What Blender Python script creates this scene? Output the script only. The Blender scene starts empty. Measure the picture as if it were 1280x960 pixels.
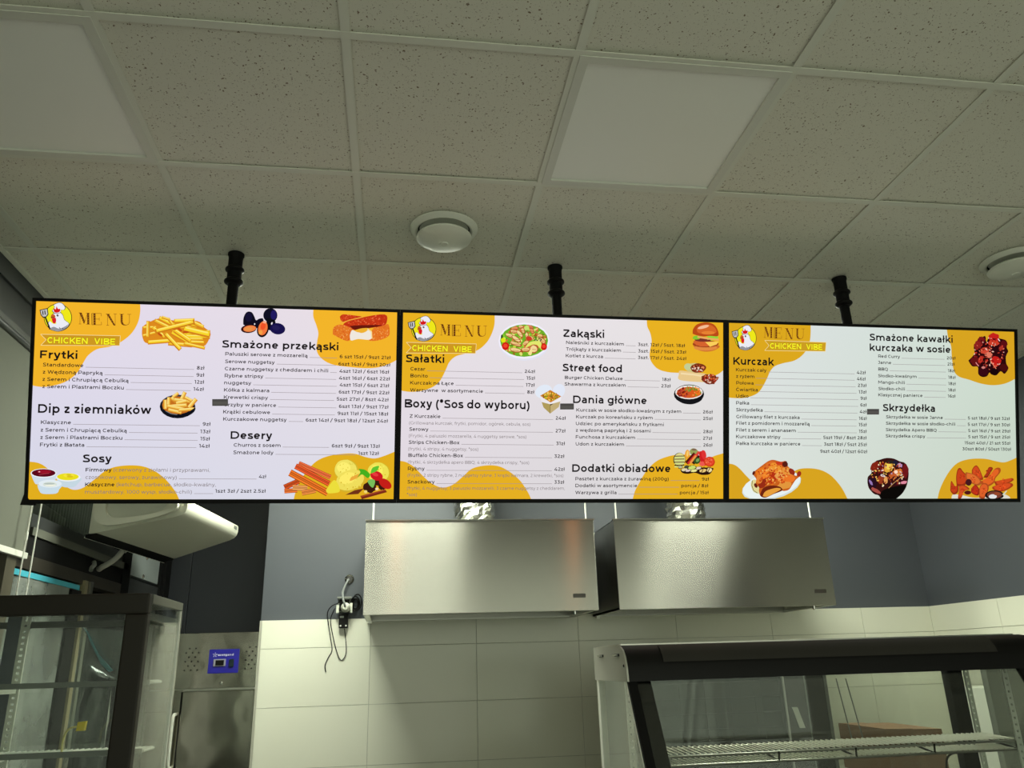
import bpy, bmesh, math, random
import numpy as np
from mathutils import Vector, Matrix
PI = math.pi
random.seed(7)
SC = bpy.context.scene
COL = SC.collection

# ------------------------------------------------------------------ camera, world, exposure
EYE = Vector((0, 0, 1.7))
FPX = 991.92
yaw, pit, rol = 0.148482226, 0.340549461, -0.0305035477
fwd = Vector((math.sin(yaw)*math.cos(pit), math.cos(yaw)*math.cos(pit), math.sin(pit)))
rgt = Vector((math.cos(yaw), -math.sin(yaw), 0))
upv = rgt.cross(fwd)
r2 = math.cos(rol)*rgt + math.sin(rol)*upv
u2 = -math.sin(rol)*rgt + math.cos(rol)*upv
cam = bpy.data.cameras.new('camera'); camo = bpy.data.objects.new('camera', cam); COL.objects.link(camo)
M = Matrix((r2, u2, -fwd)).transposed().to_4x4(); M.translation = EYE
camo.matrix_world = M
cam.sensor_width = 36; cam.lens = FPX/1280*36; cam.clip_start = .05
SC.camera = camo

w = bpy.data.worlds.new('world'); SC.world = w; w.use_nodes = True
bg = w.node_tree.nodes['Background']; bg.inputs[0].default_value = (.93, 1.0, .80, 1); bg.inputs[1].default_value = 1.15

LAMP_POWER = 40
SCREEN_GAIN = 1.0
SC.view_settings.view_transform = 'Standard'; SC.view_settings.look = 'None'
SC.view_settings.exposure = 0; SC.view_settings.gamma = 1

CEIL = 3.2045; GX, GY, GS = -.753, 1.623, .6
XL, XR, YB = -1.48, 3.35, 4.8
# the lit panels over the kitchen, behind the menu screens (cells of the ceiling grid)
LIT = [(-.753, 3.423), (-.153, 3.423), (1.647, 3.423)]
OFF = [(.447, 1.623), (-1.353, 1.623)]

# ------------------------------------------------------------------ helpers
def lin(c):
    c = c/255
    return c/12.92 if c <= .04045 else ((c+.055)/1.055)**2.4
def rgb(r, g, b): return (lin(r), lin(g), lin(b), 1)
MATS = {}
def mat(name, col, rough=.5, metal=0, **kw):
    if name in MATS: return MATS[name]
    m = bpy.data.materials.new(name); m.use_nodes = True
    b = m.node_tree.nodes['Principled BSDF']
    b.inputs['Base Color'].default_value = rgb(*col); b.inputs['Roughness'].default_value = rough
    b.inputs['Metallic'].default_value = metal
    if 'spec' in kw: b.inputs['Specular IOR Level'].default_value = kw['spec']
    if kw.get('noise'):
        sc, amt = kw['noise']
        nt = m.node_tree; g = nt.nodes.new('ShaderNodeNewGeometry'); n = nt.nodes.new('ShaderNodeTexNoise')
        mp = nt.nodes.new('ShaderNodeVectorMath'); mp.operation = 'MULTIPLY'; mp.inputs[1].default_value = kw.get('stretch', (1, 1, 1))
        nt.links.new(g.outputs['Position'], mp.inputs[0]); nt.links.new(mp.outputs[0], n.inputs['Vector'])
        n.inputs['Scale'].default_value = sc; n.inputs['Detail'].default_value = 5
        mx = nt.nodes.new('ShaderNodeMix'); mx.data_type = 'RGBA'
        c = rgb(*col); mx.inputs['A'].default_value = tuple(min(1, x*(1-amt)) for x in c[:3])+(1,)
        mx.inputs['B'].default_value = tuple(min(1, x*(1+amt)) for x in c[:3])+(1,)
        nt.links.new(n.outputs['Fac'], mx.inputs['Factor']); nt.links.new(mx.outputs['Result'], b.inputs['Base Color'])
        if kw.get('bump'):
            bp = nt.nodes.new('ShaderNodeBump'); bp.inputs['Strength'].default_value = kw['bump']; bp.inputs['Distance'].default_value = .002
            nt.links.new(n.outputs['Fac'], bp.inputs['Height']); nt.links.new(bp.outputs[0], b.inputs['Normal'])
    MATS[name] = m
    return m

def obj(name, bm, m, parent=None, smooth=False):
    me = bpy.data.meshes.new(name); bmesh.ops.recalc_face_normals(bm, faces=bm.faces[:]); bm.to_mesh(me); bm.free()
    if m: me.materials.append(m)
    if smooth:
        for p in me.polygons: p.use_smooth = True
        me.set_sharp_from_angle(angle=math.radians(35))
    o = bpy.data.objects.new(name, me); COL.objects.link(o)
    if parent: o.parent = parent
    return o
def thing(name, label, cat, loc=(0, 0, 0), group=None, rot=(0, 0, 0)):
    o = bpy.data.objects.new(name, None); COL.objects.link(o); o.location = loc; o.rotation_euler = rot
    o.empty_display_size = .1
    o['label'] = label; o['category'] = cat
    if group: o['group'] = group
    return o
def tag(o, label, cat, group=None):
    o['label'] = label; o['category'] = cat
    if group: o['group'] = group
    return o
def struct(o, label=None, cat=None):
    o['kind'] = 'structure'
    if label: o['label'] = label; o['category'] = cat
    return o
def B(): return bmesh.new()
def box(bm, x0, x1, y0, y1, z0, z1, bev=0):
    r = bmesh.ops.create_cube(bm, size=1)
    for v in r['verts']:
        v.co = Vector(((x0+x1)/2+v.co.x*(x1-x0), (y0+y1)/2+v.co.y*(y1-y0), (z0+z1)/2+v.co.z*(z1-z0)))
    if bev:
        es = list({e for v in r['verts'] for e in v.link_edges})
        bmesh.ops.bevel(bm, geom=es, offset=bev, segments=2, affect='EDGES', profile=.6)
    return bm
def bbox(*a, **k): return box(B(), *a, **k)
def hexa(bm, p):   # 8 corners: bottom 4 ccw, top 4 ccw
    v = [bm.verts.new(q) for q in p]
    for f in ((3, 2, 1, 0), (4, 5, 6, 7), (0, 1, 5, 4), (1, 2, 6, 5), (2, 3, 7, 6), (3, 0, 4, 7)): bm.faces.new([v[i] for i in f])
    return bm
def tube(bm, pts, r, n=8, cap=True):
    pts = [Vector(p) for p in pts]; rings = []
    prev = None
    for i, p in enumerate(pts):
        a = pts[max(0, i-1)]; b = pts[min(len(pts)-1, i+1)]; d = (b-a).normalized()
        if prev is None:
            s = d.cross(Vector((0, 0, 1)));
            if s.length < .05: s = d.cross(Vector((1, 0, 0)))
        else: s = prev - d*prev.dot(d)
        s.normalize(); prev = s; t = d.cross(s)
        rr = r[i] if isinstance(r, (list, tuple)) else r
        rings.append([bm.verts.new(p+(s*math.cos(2*PI*k/n)+t*math.sin(2*PI*k/n))*rr) for k in range(n)])
    for a, b in zip(rings, rings[1:]):
        for k in range(n): bm.faces.new((a[k], a[(k+1) % n], b[(k+1) % n], b[k]))
    if cap: bm.faces.new(rings[0][::-1]); bm.faces.new(rings[-1])
    return bm
def lathe(bm, prof, c, n=32, ax='z'):
    rings = []
    for r, h in prof:
        ring = []
        for k in range(n):
            a = 2*PI*k/n; x, y = math.cos(a)*r, math.sin(a)*r
            ring.append(bm.verts.new(Vector(c)+(Vector((x, y, h)) if ax == 'z' else Vector((x, h, y)))))
        rings.append(ring)
    for a, b in zip(rings, rings[1:]):
        for k in range(n): bm.faces.new((a[k], a[(k+1) % n], b[(k+1) % n], b[k]))
    bm.faces.new(rings[0][::-1]); bm.faces.new(rings[-1])
    return bm
def smooth_path(pts, k=6):
    pts = [Vector(p) for p in pts]; out = []
    for i in range(len(pts)-1):
        p0 = pts[max(i-1, 0)]; p1 = pts[i]; p2 = pts[i+1]; p3 = pts[min(i+2, len(pts)-1)]
        for j in range(k):
            t = j/k
            out.append(.5*((2*p1)+(p2-p0)*t+(2*p0-5*p1+4*p2-p3)*t*t+(3*p1-p0-3*p2+p3)*t**3))
    out.append(pts[-1]); return out
def prism(bm, prof, x0, x1):  # (y,z) profile extruded along x
    a = [bm.verts.new((x0, y, z)) for y, z in prof]; b = [bm.verts.new((x1, y, z)) for y, z in prof]
    n = len(prof)
    bm.faces.new(a[::-1]); bm.faces.new(b)
    for i in range(n): bm.faces.new((a[i], a[(i+1) % n], b[(i+1) % n], b[i]))
    return bm

# ------------------------------------------------------------------ materials
def ceiling_tile_material():
    m = bpy.data.materials.new('mineral_fibre_tile'); m.use_nodes = True; nt = m.node_tree; N = nt.nodes; L = nt.links
    b = N['Principled BSDF']; b.inputs['Roughness'].default_value = .95
    g = N.new('ShaderNodeNewGeometry')
    def dots(scale, th, amount):
        v = N.new('ShaderNodeTexVoronoi'); v.inputs['Scale'].default_value = scale; v.inputs['Randomness'].default_value = 1
        n = N.new('ShaderNodeTexNoise'); n.inputs['Scale'].default_value = scale*.9; n.inputs['Detail'].default_value = 1
        add = N.new('ShaderNodeMix'); add.data_type = 'RGBA'; add.blend_type = 'LINEAR_LIGHT'; add.inputs['Factor'].default_value = .006
        L.new(g.outputs['Position'], add.inputs['A']); L.new(n.outputs['Color'], add.inputs['B'])
        L.new(add.outputs['Result'], v.inputs['Vector']); L.new(g.outputs['Position'], n.inputs['Vector'])
        sep = N.new('ShaderNodeSeparateColor'); L.new(v.outputs['Color'], sep.inputs[0])
        mr = N.new('ShaderNodeMapRange'); mr.inputs['From Min'].default_value = 1-amount; mr.inputs['From Max'].default_value = 1
        mr.inputs['To Min'].default_value = 0; mr.inputs['To Max'].default_value = th; L.new(sep.outputs[0], mr.inputs['Value'])
        lt = N.new('ShaderNodeMath'); lt.operation = 'LESS_THAN'; L.new(v.outputs['Distance'], lt.inputs[0]); L.new(mr.outputs[0], lt.inputs[1])
        return lt
    a = dots(125, .33, .5); c = dots(260, .33, .4)
    mx = N.new('ShaderNodeMath'); mx.operation = 'MAXIMUM'; L.new(a.outputs[0], mx.inputs[0]); L.new(c.outputs[0], mx.inputs[1])
    col = N.new('ShaderNodeMix'); col.data_type = 'RGBA'; col.inputs['A'].default_value = rgb(222, 221, 206); col.inputs['B'].default_value = rgb(122, 106, 84)
    L.new(mx.outputs[0], col.inputs['Factor']); L.new(col.outputs['Result'], b.inputs['Base Color'])
    n2 = N.new('ShaderNodeTexNoise'); n2.inputs['Scale'].default_value = 260; n2.inputs['Detail'].default_value = 3; L.new(g.outputs['Position'], n2.inputs['Vector'])
    su = N.new('ShaderNodeMath'); su.operation = 'SUBTRACT'; L.new(n2.outputs['Fac'], su.inputs[0]); L.new(mx.outputs[0], su.inputs[1])
    bp = N.new('ShaderNodeBump'); bp.inputs['Strength'].default_value = .45; bp.inputs['Distance'].default_value = .0015
    L.new(su.outputs[0], bp.inputs['Height']); L.new(bp.outputs[0], b.inputs['Normal'])
    return m
def steel(name, col, rough, aniso, rot=0, wave=0, grain=(1, 1, 90)):
    m = bpy.data.materials.new(name); m.use_nodes = True; nt = m.node_tree; N = nt.nodes; L = nt.links
    b = N['Principled BSDF']; b.inputs['Metallic'].default_value = 1; b.inputs['Roughness'].default_value = rough
    b.inputs['Anisotropic'].default_value = aniso; b.inputs['Anisotropic Rotation'].default_value = rot
    t = N.new('ShaderNodeCombineXYZ'); t.inputs[2].default_value = 1; L.new(t.outputs[0], b.inputs['Tangent'])
    g = N.new('ShaderNodeNewGeometry'); mp = N.new('ShaderNodeVectorMath'); mp.operation = 'MULTIPLY'; mp.inputs[1].default_value = grain
    n = N.new('ShaderNodeTexNoise'); n.inputs['Scale'].default_value = 6; n.inputs['Detail'].default_value = 6
    L.new(g.outputs['Position'], mp.inputs[0]); L.new(mp.outputs[0], n.inputs['Vector'])
    mx = N.new('ShaderNodeMix'); mx.data_type = 'RGBA'; c = rgb(*col)
    mx.inputs['A'].default_value = tuple(x*.86 for x in c[:3])+(1,); mx.inputs['B'].default_value = tuple(min(1, x*1.12) for x in c[:3])+(1,)
    L.new(n.outputs['Fac'], mx.inputs['Factor']); L.new(mx.outputs['Result'], b.inputs['Base Color'])
    if wave:
        n3 = N.new('ShaderNodeTexNoise'); n3.inputs['Scale'].default_value = 5; n3.inputs['Detail'].default_value = 1; L.new(g.outputs['Position'], n3.inputs['Vector'])
        bp = N.new('ShaderNodeBump'); bp.inputs['Strength'].default_value = 1; bp.inputs['Distance'].default_value = wave
        L.new(n3.outputs['Fac'], bp.inputs['Height']); L.new(bp.outputs[0], b.inputs['Normal'])
    return m
def glass(name, tint=(.9, .97, .93), dirt=.03, rough=.02):
    m = bpy.data.materials.new(name); m.use_nodes = True; nt = m.node_tree; N = nt.nodes; L = nt.links
    for n in list(N): N.remove(n)
    o = N.new('ShaderNodeOutputMaterial'); t = N.new('ShaderNodeBsdfTransparent'); t.inputs[0].default_value = (*tint, 1)
    gl = N.new('ShaderNodeBsdfGlossy'); gl.inputs['Roughness'].default_value = rough; gl.inputs[0].default_value = (.9, .9, .9, 1)
    f = N.new('ShaderNodeFresnel'); gb = N.new('ShaderNodeNewGeometry'); io = N.new('ShaderNodeMapRange'); io.inputs['To Min'].default_value = 1.5; io.inputs['To Max'].default_value = 1/1.5
    L.new(gb.outputs['Backfacing'], io.inputs['Value']); L.new(io.outputs[0], f.inputs[0])
    a = N.new('ShaderNodeMixShader'); L.new(f.outputs[0], a.inputs[0]); L.new(t.outputs[0], a.inputs[1]); L.new(gl.outputs[0], a.inputs[2])
    d = N.new('ShaderNodeBsdfDiffuse'); d.inputs[0].default_value = (.6, .66, .6, 1)
    c = N.new('ShaderNodeMixShader'); L.new(a.outputs[0], c.inputs[1]); L.new(d.outputs[0], c.inputs[2])
    g = N.new('ShaderNodeNewGeometry'); n = N.new('ShaderNodeTexNoise'); n.inputs['Scale'].default_value = 7; n.inputs['Detail'].default_value = 4
    L.new(g.outputs['Position'], n.inputs['Vector'])
    mr = N.new('ShaderNodeMapRange'); mr.inputs['To Max'].default_value = dirt*2; L.new(n.outputs['Fac'], mr.inputs['Value']); L.new(mr.outputs[0], c.inputs[0])
    L.new(c.outputs[0], o.inputs[0])
    return m
def emis(name, col, s):
    m = bpy.data.materials.new(name); m.use_nodes = True; nt = m.node_tree
    for n in list(nt.nodes): nt.nodes.remove(n)
    o = nt.nodes.new('ShaderNodeOutputMaterial'); e = nt.nodes.new('ShaderNodeEmission'); e.inputs[0].default_value = col; e.inputs[1].default_value = s
    nt.links.new(e.outputs[0], o.inputs[0]); return m
def display_material():
    m = emis('display_image', (1, 1, 1, 1), SCREEN_GAIN); nt = m.node_tree
    a = nt.nodes.new('ShaderNodeAttribute'); a.attribute_name = 'ink'
    e = [n for n in nt.nodes if n.type == 'EMISSION'][0]; nt.links.new(a.outputs['Color'], e.inputs[0]); return m

M_TILE = ceiling_tile_material()
M_BAR = mat('grid_bar_white', (220, 222, 208), .6)
M_PANEL = mat('light_diffuser_off', (242, 244, 236), .5)
M_PFRAME = mat('light_frame_white', (214, 216, 204), .5)
M_WALLTILE = mat('ivory_wall_tile', (236, 236, 218), .16, noise=(3, .02), spec=.5)
M_GROUT = mat('pale_grout', (196, 196, 180), .9)
M_GREY = mat('slate_grey_paint', (84, 88, 94), .5, noise=(3, .05))
M_DARK = mat('anthracite_cladding', (38, 41, 46), .42, noise=(4, .08))
M_BLACK = mat('black_plastic', (14, 13, 12), .5, spec=.22)
M_BLACKM = mat('black_powder_coat', (11, 11, 11), .7, spec=.2)
M_FRAMEB = mat('dark_bronze_frame', (40, 36, 29), .45, spec=.25)
M_ALU = mat('anthracite_aluminium', (52, 54, 54), .4, 0)
M_WHITE = mat('white_plastic', (226, 228, 214), .38)
M_WHITE2 = mat('white_enamel', (232, 232, 222), .3)
M_GREYP = mat('grey_plastic', (120, 124, 116), .5)
M_CHROME = mat('chrome', (200, 200, 196), .12, 1)
M_WIRE = mat('zinc_wire', (205, 206, 190), .3, 1)
M_WIREW = mat('white_coated_wire', (210, 214, 200), .35)
M_STEEL = steel('brushed_steel', (190, 188, 178), .27, .97)
M_STEELF = steel('polished_fridge_steel', (172, 168, 156), .16, .8, wave=.006)
M_STEELD = steel('steel_edge', (190, 190, 180), .3, .0)
M_GLASS = glass('cabinet_glass', (.965, .98, .965), .004)
M_GLASSD = glass('tinted_glass', (.6, .63, .58), .01)
M_FILM = glass('protective_film', (.7, .74, .68), .30, .25)
M_FILM2 = glass('crumpled_film', (.8, .85, .84), .14, .2)
M_CARD = mat('brown_cardboard', (120, 92, 66), .85, noise=(8, .12))
M_FLOOR = mat('grey_floor_tile', (110, 108, 100), .4, noise=(3, .1))
M_CYAN = mat('cyan_tape', (70, 176, 196), .5)
M_NIGHT = mat('dark_window_pane', (26, 30, 26), .12)
M_YEL = mat('yellow_clip', (226, 204, 40), .5)
M_FOIL = mat('crinkled_foil', (214, 214, 206), .22, 1)
M_BLIND = mat('roller_blind_fabric', (104, 107, 95), .85, noise=(60, .03))
M_COUNTER = mat('dark_counter_front', (58, 56, 52), .5)
M_LAMP = emis('lit_diffuser', (.95, 1.0, .84, 1), LAMP_POWER)
M_DISP = display_material()

# ------------------------------------------------------------------ room shell
struct(obj('floor', bbox(XL-.02, XR+.02, -1.5, 5.7, -.1, 0), M_FLOOR))
# ceiling: slab above, grid bars, tiles
ceil = struct(obj('ceiling', bbox(XL-.25, XR+.15, -1.5, 5.7, CEIL+.06, CEIL+.12), mat('void_above', (60, 60, 55), .9)))
xs = [XL+.002]+[GX+GS*k for k in range(-1, 7)]+[XR-.002]
ys = [GY+GS*k for k in range(-5, 7)]
ys = [y for y in ys if y < YB]+[YB-.002]
tmesh = {}
for i in range(len(xs)-1):
    for j in range(len(ys)-1):
        x0, x1, y0, y1 = xs[i], xs[i+1], ys[j], ys[j+1]
        if any(abs(x0-a) < .02 and abs(y0-b) < .02 for a, b in LIT+OFF): continue
        key = (round(x1-x0, 3), round(y1-y0, 3))
        if key not in tmesh:
            W, H = x1-x0, y1-y0; b = B()
            box(b, -W/2+.004, W/2-.004, -H/2+.004, H/2-.004, 0, .014)
            t = obj('ceiling_tile', b, M_TILE, ceil); tmesh[key] = t.data
        else:
            t = bpy.data.objects.new('ceiling_tile', tmesh[key]); COL.objects.link(t); t.parent = ceil
        t.location = ((x0+x1)/2, (y0+y1)/2, CEIL+.0035+random.uniform(0, .0025))
        t.rotation_euler = (random.uniform(-.0015, .0015), random.uniform(-.0015, .0015), 0)
# recess ceiling
t = obj('ceiling_tile', bbox(XL+.002, -.752, YB, 5.6, CEIL+.004, CEIL+.02), M_TILE, ceil)
for x in xs[1:-1]:
    obj('grid_bar', bbox(x-.012, x+.012, ys[0], YB-.003, CEIL-.001, CEIL+.0015), M_BAR, ceil)
for y in ys[:-1]:
    obj('cross_bar', bbox(XL+.003, XR-.003, y-.012, y+.012, CEIL-.0018, CEIL+.0012), M_BAR, ceil)
obj('edge_trim', bbox(XL+.001, XL+.022, -1.4, YB, CEIL-.003, CEIL+.003), M_BAR, ceil)
obj('edge_trim', bbox(XR-.022, XR-.001, -1.4, YB, CEIL-.003, CEIL+.003), M_BAR, ceil)
obj('edge_trim', bbox(XL+.003, XR-.003, YB-.022, YB-.001, CEIL-.003, CEIL+.003), M_BAR, ceil)

# back wall: plaster above, tiles below
TZ = 1.977
wb = struct(obj('wall_back', bbox(-.75, XR+.1, YB, YB+.12, 0, CEIL+.05), M_GREY))
obj('wall_return', bbox(-.75, -.70, YB+.1, 5.6, 0, CEIL), M_GREY, wb)
obj('grout_bed', bbox(-.749, XR-.009, YB-.006, YB+.01, 0, TZ-.001), M_GROUT, wb)
obj('grout_bed', bbox(-.7545, -.749, YB-.004, 5.55, 0, TZ-.001), M_GROUT, wb)
TW, TH, TG = .602, .305, .0022
def tile_mesh(W, H, name='wall_tile'):
    b = B(); box(b, -W/2+TG/2, W/2-TG/2, -.009, 0, -H/2+TG/2, H/2-TG/2, bev=.0008); return b
def tile_wall(parent, xa, xb, xoff, place, rz=0):
    cache = {}
    rows = [(TZ-.153, TZ)]; z = TZ-.153
    while z > .62: rows.append((z-TH, z)); z -= TH
    k0 = math.floor((xa-xoff)/TW)
    k = k0
    while xoff+k*TW < xb-.01:
        a = max(xa, xoff+k*TW); c = min(xb, xoff+(k+1)*TW); k += 1
        if c-a < .01: continue
        for z0, z1 in rows:
            key = (round(c-a, 3), round(z1-z0, 3))
            if key not in cache:
                t = obj('wall_tile', tile_mesh(*key), M_WALLTILE, parent); cache[key] = t.data
            else:
                t = bpy.data.objects.new('wall_tile', cache[key]); COL.objects.link(t); t.parent = parent
            t.location = place((a+c)/2, (z0+z1)/2); t.rotation_euler = (random.uniform(-.001, .001), 0, rz)
tile_wall(wb, -.750, XR-.012, -.139, lambda s, z: (s, YB-.005, z))
wr = struct(obj('wall_right', bbox(XR, XR+.12, -1.5, YB, 0, CEIL+.05), M_GREY))
obj('grout_bed', bbox(XR-.006, XR+.01, 1.2, YB-.002, 0, TZ-.001), M_GROUT, wr)
tile_wall(wr, 1.2, YB-.015, YB-.015, lambda s, z: (XR-.005, s, z), -PI/2)

# recess behind the tall fridge
wn = struct(obj('wall_recess', bbox(XL-.1, -.70, 5.58, 5.7, 0, CEIL+.05), M_DARK))
for a, c in ((-1.475, -1.337), (-1.333, -.76)):
    obj('cladding_panel', bbox(a, c, 5.555, 5.58, 0, CEIL-.01, bev=.002), M_DARK, wn)

# left wall: dark aluminium glazing
wl = struct(obj('wall_left', bbox(XL-.12, XL-.07, -1.5, 5.7, 0, CEIL+.05), M_ALU))
obj('header_beam', bbox(XL-.07, XL, -1.5, 5.55, 3.131, CEIL), mat('beam_grey', (62, 66, 66), .5), wl)
obj('header_panel', bbox(XL-.07, XL-.012, -1.5, 5.55, 2.999, 3.131), M_ALU, wl)
obj('header_rail', bbox(XL-.07, XL+.004, -1.5, 3.46, 2.958, 2.999), mat('rail_grey', (70, 72, 66), .5), wl)
obj('header_seal', bbox(XL-.07, XL-.004, -1.5, 3.46, 2.946, 2.958), M_BLACKM, wl)
obj('lower_panel', bbox(XL-.07, XL-.01, -1.5, 5.55, 0, .9), M_ALU, wl)
obj('transom', bbox(XL-.07, XL+.02, 3.46, 4.70, 2.252, 2.285), mat('transom_grey', (100, 102, 92), .4), wl)
obj('transom_face', bbox(XL-.07, XL+.008, 3.46, 4.70, 2.285, 2.34), M_ALU, wl)
obj('transom_underside', bbox(XL-.07, XL+.012, 3.36, 4.70, 2.17, 2.25), M_BLACKM, wl)
obj('sash_rail', bbox(XL-.07, XL+.018, 3.36, 4.62, 2.118, 2.172), mat('sash_brown', (50, 46, 38), .4), wl)
obj('mullion', bbox(XL-.07, XL+.02, 3.28, 3.36, .9, 2.25), mat('mullion_taupe', (84, 80, 66), .4), wl)
obj('mullion', bbox(XL-.07, XL+.02, 3.955, 4.07, .9, 2.085), M_BLACKM, wl)
obj('mullion', bbox(XL-.07, XL+.03, 4.075, 4.112, .9, 2.135), mat('gold_profile', (176, 166, 130), .3, .5), wl)
obj('mullion', bbox(XL-.07, XL+.036, 4.13, 4.165, .9, 2.135), M_STEELD, wl)
obj('mullion', bbox(XL-.07, XL+.02, 4.62, 4.74, .9, 2.96), M_BLACKM, wl)
obj('window_pane', bbox(XL-.05, XL-.042, 3.46, 4.62, 2.34, 2.96), M_GLASSD, wl)
obj('window_pane', bbox(XL-.05, XL-.042, 4.215, 4.62, .9, 2.118), M_GLASSD, wl)
obj('window_pane', bbox(XL-.05, XL-.042, -1.4, 3.28, .9, 2.94), M_GLASSD, wl)
obj('window_pane', bbox(XL-.05, XL-.042, 3.36, 4.115, .9, 2.118), M_GLASSD, wl)
for k in range(26):   # louvres outside the pane
    y = 3.78+k*.032
    obj('outside_louvre', bbox(XL-.068, XL-.056, y, y+.022, 2.34, 2.62), mat('louvre_grey', (96, 100, 92), .5), wl)
obj('wall_panel', bbox(XL-.07, XL+.015, 4.76, 5.30, 2.235, 2.96, bev=.003), mat('panel_bluegrey', (150, 158, 156), .4), wl)
obj('wall_panel', bbox(XL-.07, XL+.010, 4.74, 5.34, .9, 2.22, bev=.003), M_ALU, wl)
for (y, z) in ((5.02, 2.36), (4.99, 2.25)):
    obj('screw', lathe(B(), [(.012, 0), (.008, .006), (.0, .007)], (0, 0, 0), 10), M_CHROME, wl)
    o = COL.objects[-1]; o.rotation_euler = (0, PI/2, 0); o.location = (XL+.0155, y, z)
for y0, y1 in ((5.34, 5.40), (5.41, 5.46), (5.47, 5.555)):
    obj('door_profile', bbox(XL-.07, XL+.03 if y0 == 5.41 else XL+.02, y0, y1, 0, 2.96), M_BLACKM, wl)
# protective film with a taped edge on the glass
pf = thing('film_sheet', 'pale protective film with cyan taped top edge on window glass at left', 'film', (XL+.0, 3.7, 2.1))
def wavy(x, y0, y1, z0, z1, nx, nz, amp, seed):
    b = B(); rnd = random.Random(seed); g = []
    ph = [rnd.uniform(0, 6) for _ in range(6)]
    for i in range(nx+1):
        row = []
        for j in range(nz+1):
            y = y0+(y1-y0)*i/nx; z = z0+(z1-z0)*j/nz
            d = amp*(math.sin(y*23+ph[0])+.6*math.sin(y*41+z*6+ph[1])+.4*math.sin(z*17+ph[2]))
            row.append(b.verts.new((x+d, y, z)))
        g.append(row)
    for i in range(nx):
        for j in range(nz): b.faces.new((g[i][j], g[i+1][j], g[i+1][j+1], g[i][j+1]))
    return b
o = obj('film', wavy(XL+.012, 3.37, 3.945, .95, 2.095, 30, 24, .0016, 3), M_FILM, smooth=True); o.parent = pf; o.matrix_parent_inverse = Matrix.Translation(-Vector(pf.location))
o = obj('tape', bbox(XL+.012, XL+.0165, 3.365, 4.05, 2.088, 2.110), M_CYAN); o.parent = pf; o.matrix_parent_inverse = Matrix.Translation(-Vector(pf.location))
def reparent(o, p):
    o.parent = p; o.matrix_parent_inverse = Matrix.Translation(-Vector(p.location)); return o

# roller blind and its cord loop
rb = thing('roller_blind', 'greenish grey roller blind with white bottom bar at far left', 'blind', (XL+.03, 2.3, 2.95))
reparent(obj('blind_fabric', bbox(XL+.024, XL+.027, .9, 3.41, 2.172, 2.95), M_BLIND), rb)
reparent(obj('bottom_bar', bbox(XL+.016, XL+.036, .9, 3.415, 2.150, 2.174, bev=.003), M_WHITE2), rb)
reparent(obj('roller_tube', tube(B(), [(XL+.028, .9, 2.935), (XL+.028, 3.41, 2.935)], .014, 16), M_ALU, smooth=True), rb)
for y in (3.317, 3.399):
    reparent(obj('cord', tube(B(), [(XL+.06, y, 1.35), (XL+.06, y, 2.92)], .0028, 6), M_WHITE2, smooth=True), rb)
reparent(obj('cord_connector', tube(B(), [(XL+.06, 3.317, 2.205), (XL+.06, 3.317, 2.215), (XL+.06, 3.317, 2.235), (XL+.06, 3.317, 2.245)], [.003, .006, .006, .003], 8), M_WHITE2, smooth=True), rb)
reparent(obj('cord_pulley', tube(B(), [(XL+.055, 3.358, 2.925), (XL+.072, 3.358, 2.925)], .044, 20), M_WHITE2, smooth=True), rb)

# ------------------------------------------------------------------ ceiling light panels
def light_panel(x, y, lit, label):
    t = thing('ceiling_light', label, 'ceiling light', (x+.3, y+.3, CEIL), 'square light panels set in the ceiling grid')
    b = B(); z0, z1 = -.004, .03
    for a in ((-.296, .296, -.296, -.270), (-.296, .296, .270, .296), (-.296, -.270, -.270, .270), (.270, .296, -.270, .270)):
        box(b, a[0], a[1], a[2], a[3], z0, z1)
    obj('frame', b, M_PFRAME, t)
    obj('diffuser', bbox(-.27, .27, -.27, .27, .003, .009), M_LAMP if lit else M_PANEL, t)
    obj('backing', bbox(-.29, .29, -.29, .29, .031, .045), M_PFRAME, t)
    return t
light_panel(*OFF[0], False, 'unlit square white light panel in ceiling above the middle screen')
light_panel(*OFF[1], False, 'unlit square white light panel cut by the upper left frame edge')
light_panel(*LIT[0], True, 'lit square light panel above kitchen left of the first hood')
light_panel(*LIT[1], True, 'lit square light panel above kitchen in front of the left hood')
light_panel(*LIT[2], True, 'lit square light panel above kitchen in front of right hood')

# ------------------------------------------------------------------ ceiling vents
def vent(x, y, label):
    t = thing('ceiling_vent', label, 'air vent', (x, y, CEIL), 'round white ceiling air valves')
    obj('outer_ring', lathe(B(), [(.094, .004), (.094, -.006), (.098, -.014), (.104, -.016), (.112, -.012), (.123, -.003), (.123, .0), (.105, .002)], (0, 0, 0), 48), M_WHITE, t, True)
    obj('throat', lathe(B(), [(.088, .045), (.088, .02), (.090, -.006), (.0915, -.009), (.0935, -.006), (.0935, .045)], (0, 0, 0), 40), M_BLACKM, t, True)
    obj('valve_disc', lathe(B(), [(.02, -.024), (.075, -.026), (.094, -.031), (.100, -.036), (.099, -.041), (.085, -.050), (.05, -.058), (.016, -.061), (.014, -.065), (.001, -.065)], (0, 0, 0), 48), M_WHITE, t, True)
    obj('spindle', tube(B(), [(0, 0, -.022), (0, 0, .04)], .006, 10), M_GREYP, t)
    return t
vent(.147, 2.54, 'round white ceiling air vent above the gap between left and middle screens')
vent(2.475, 2.58, 'round white ceiling air vent cut by the right frame edge')

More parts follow.
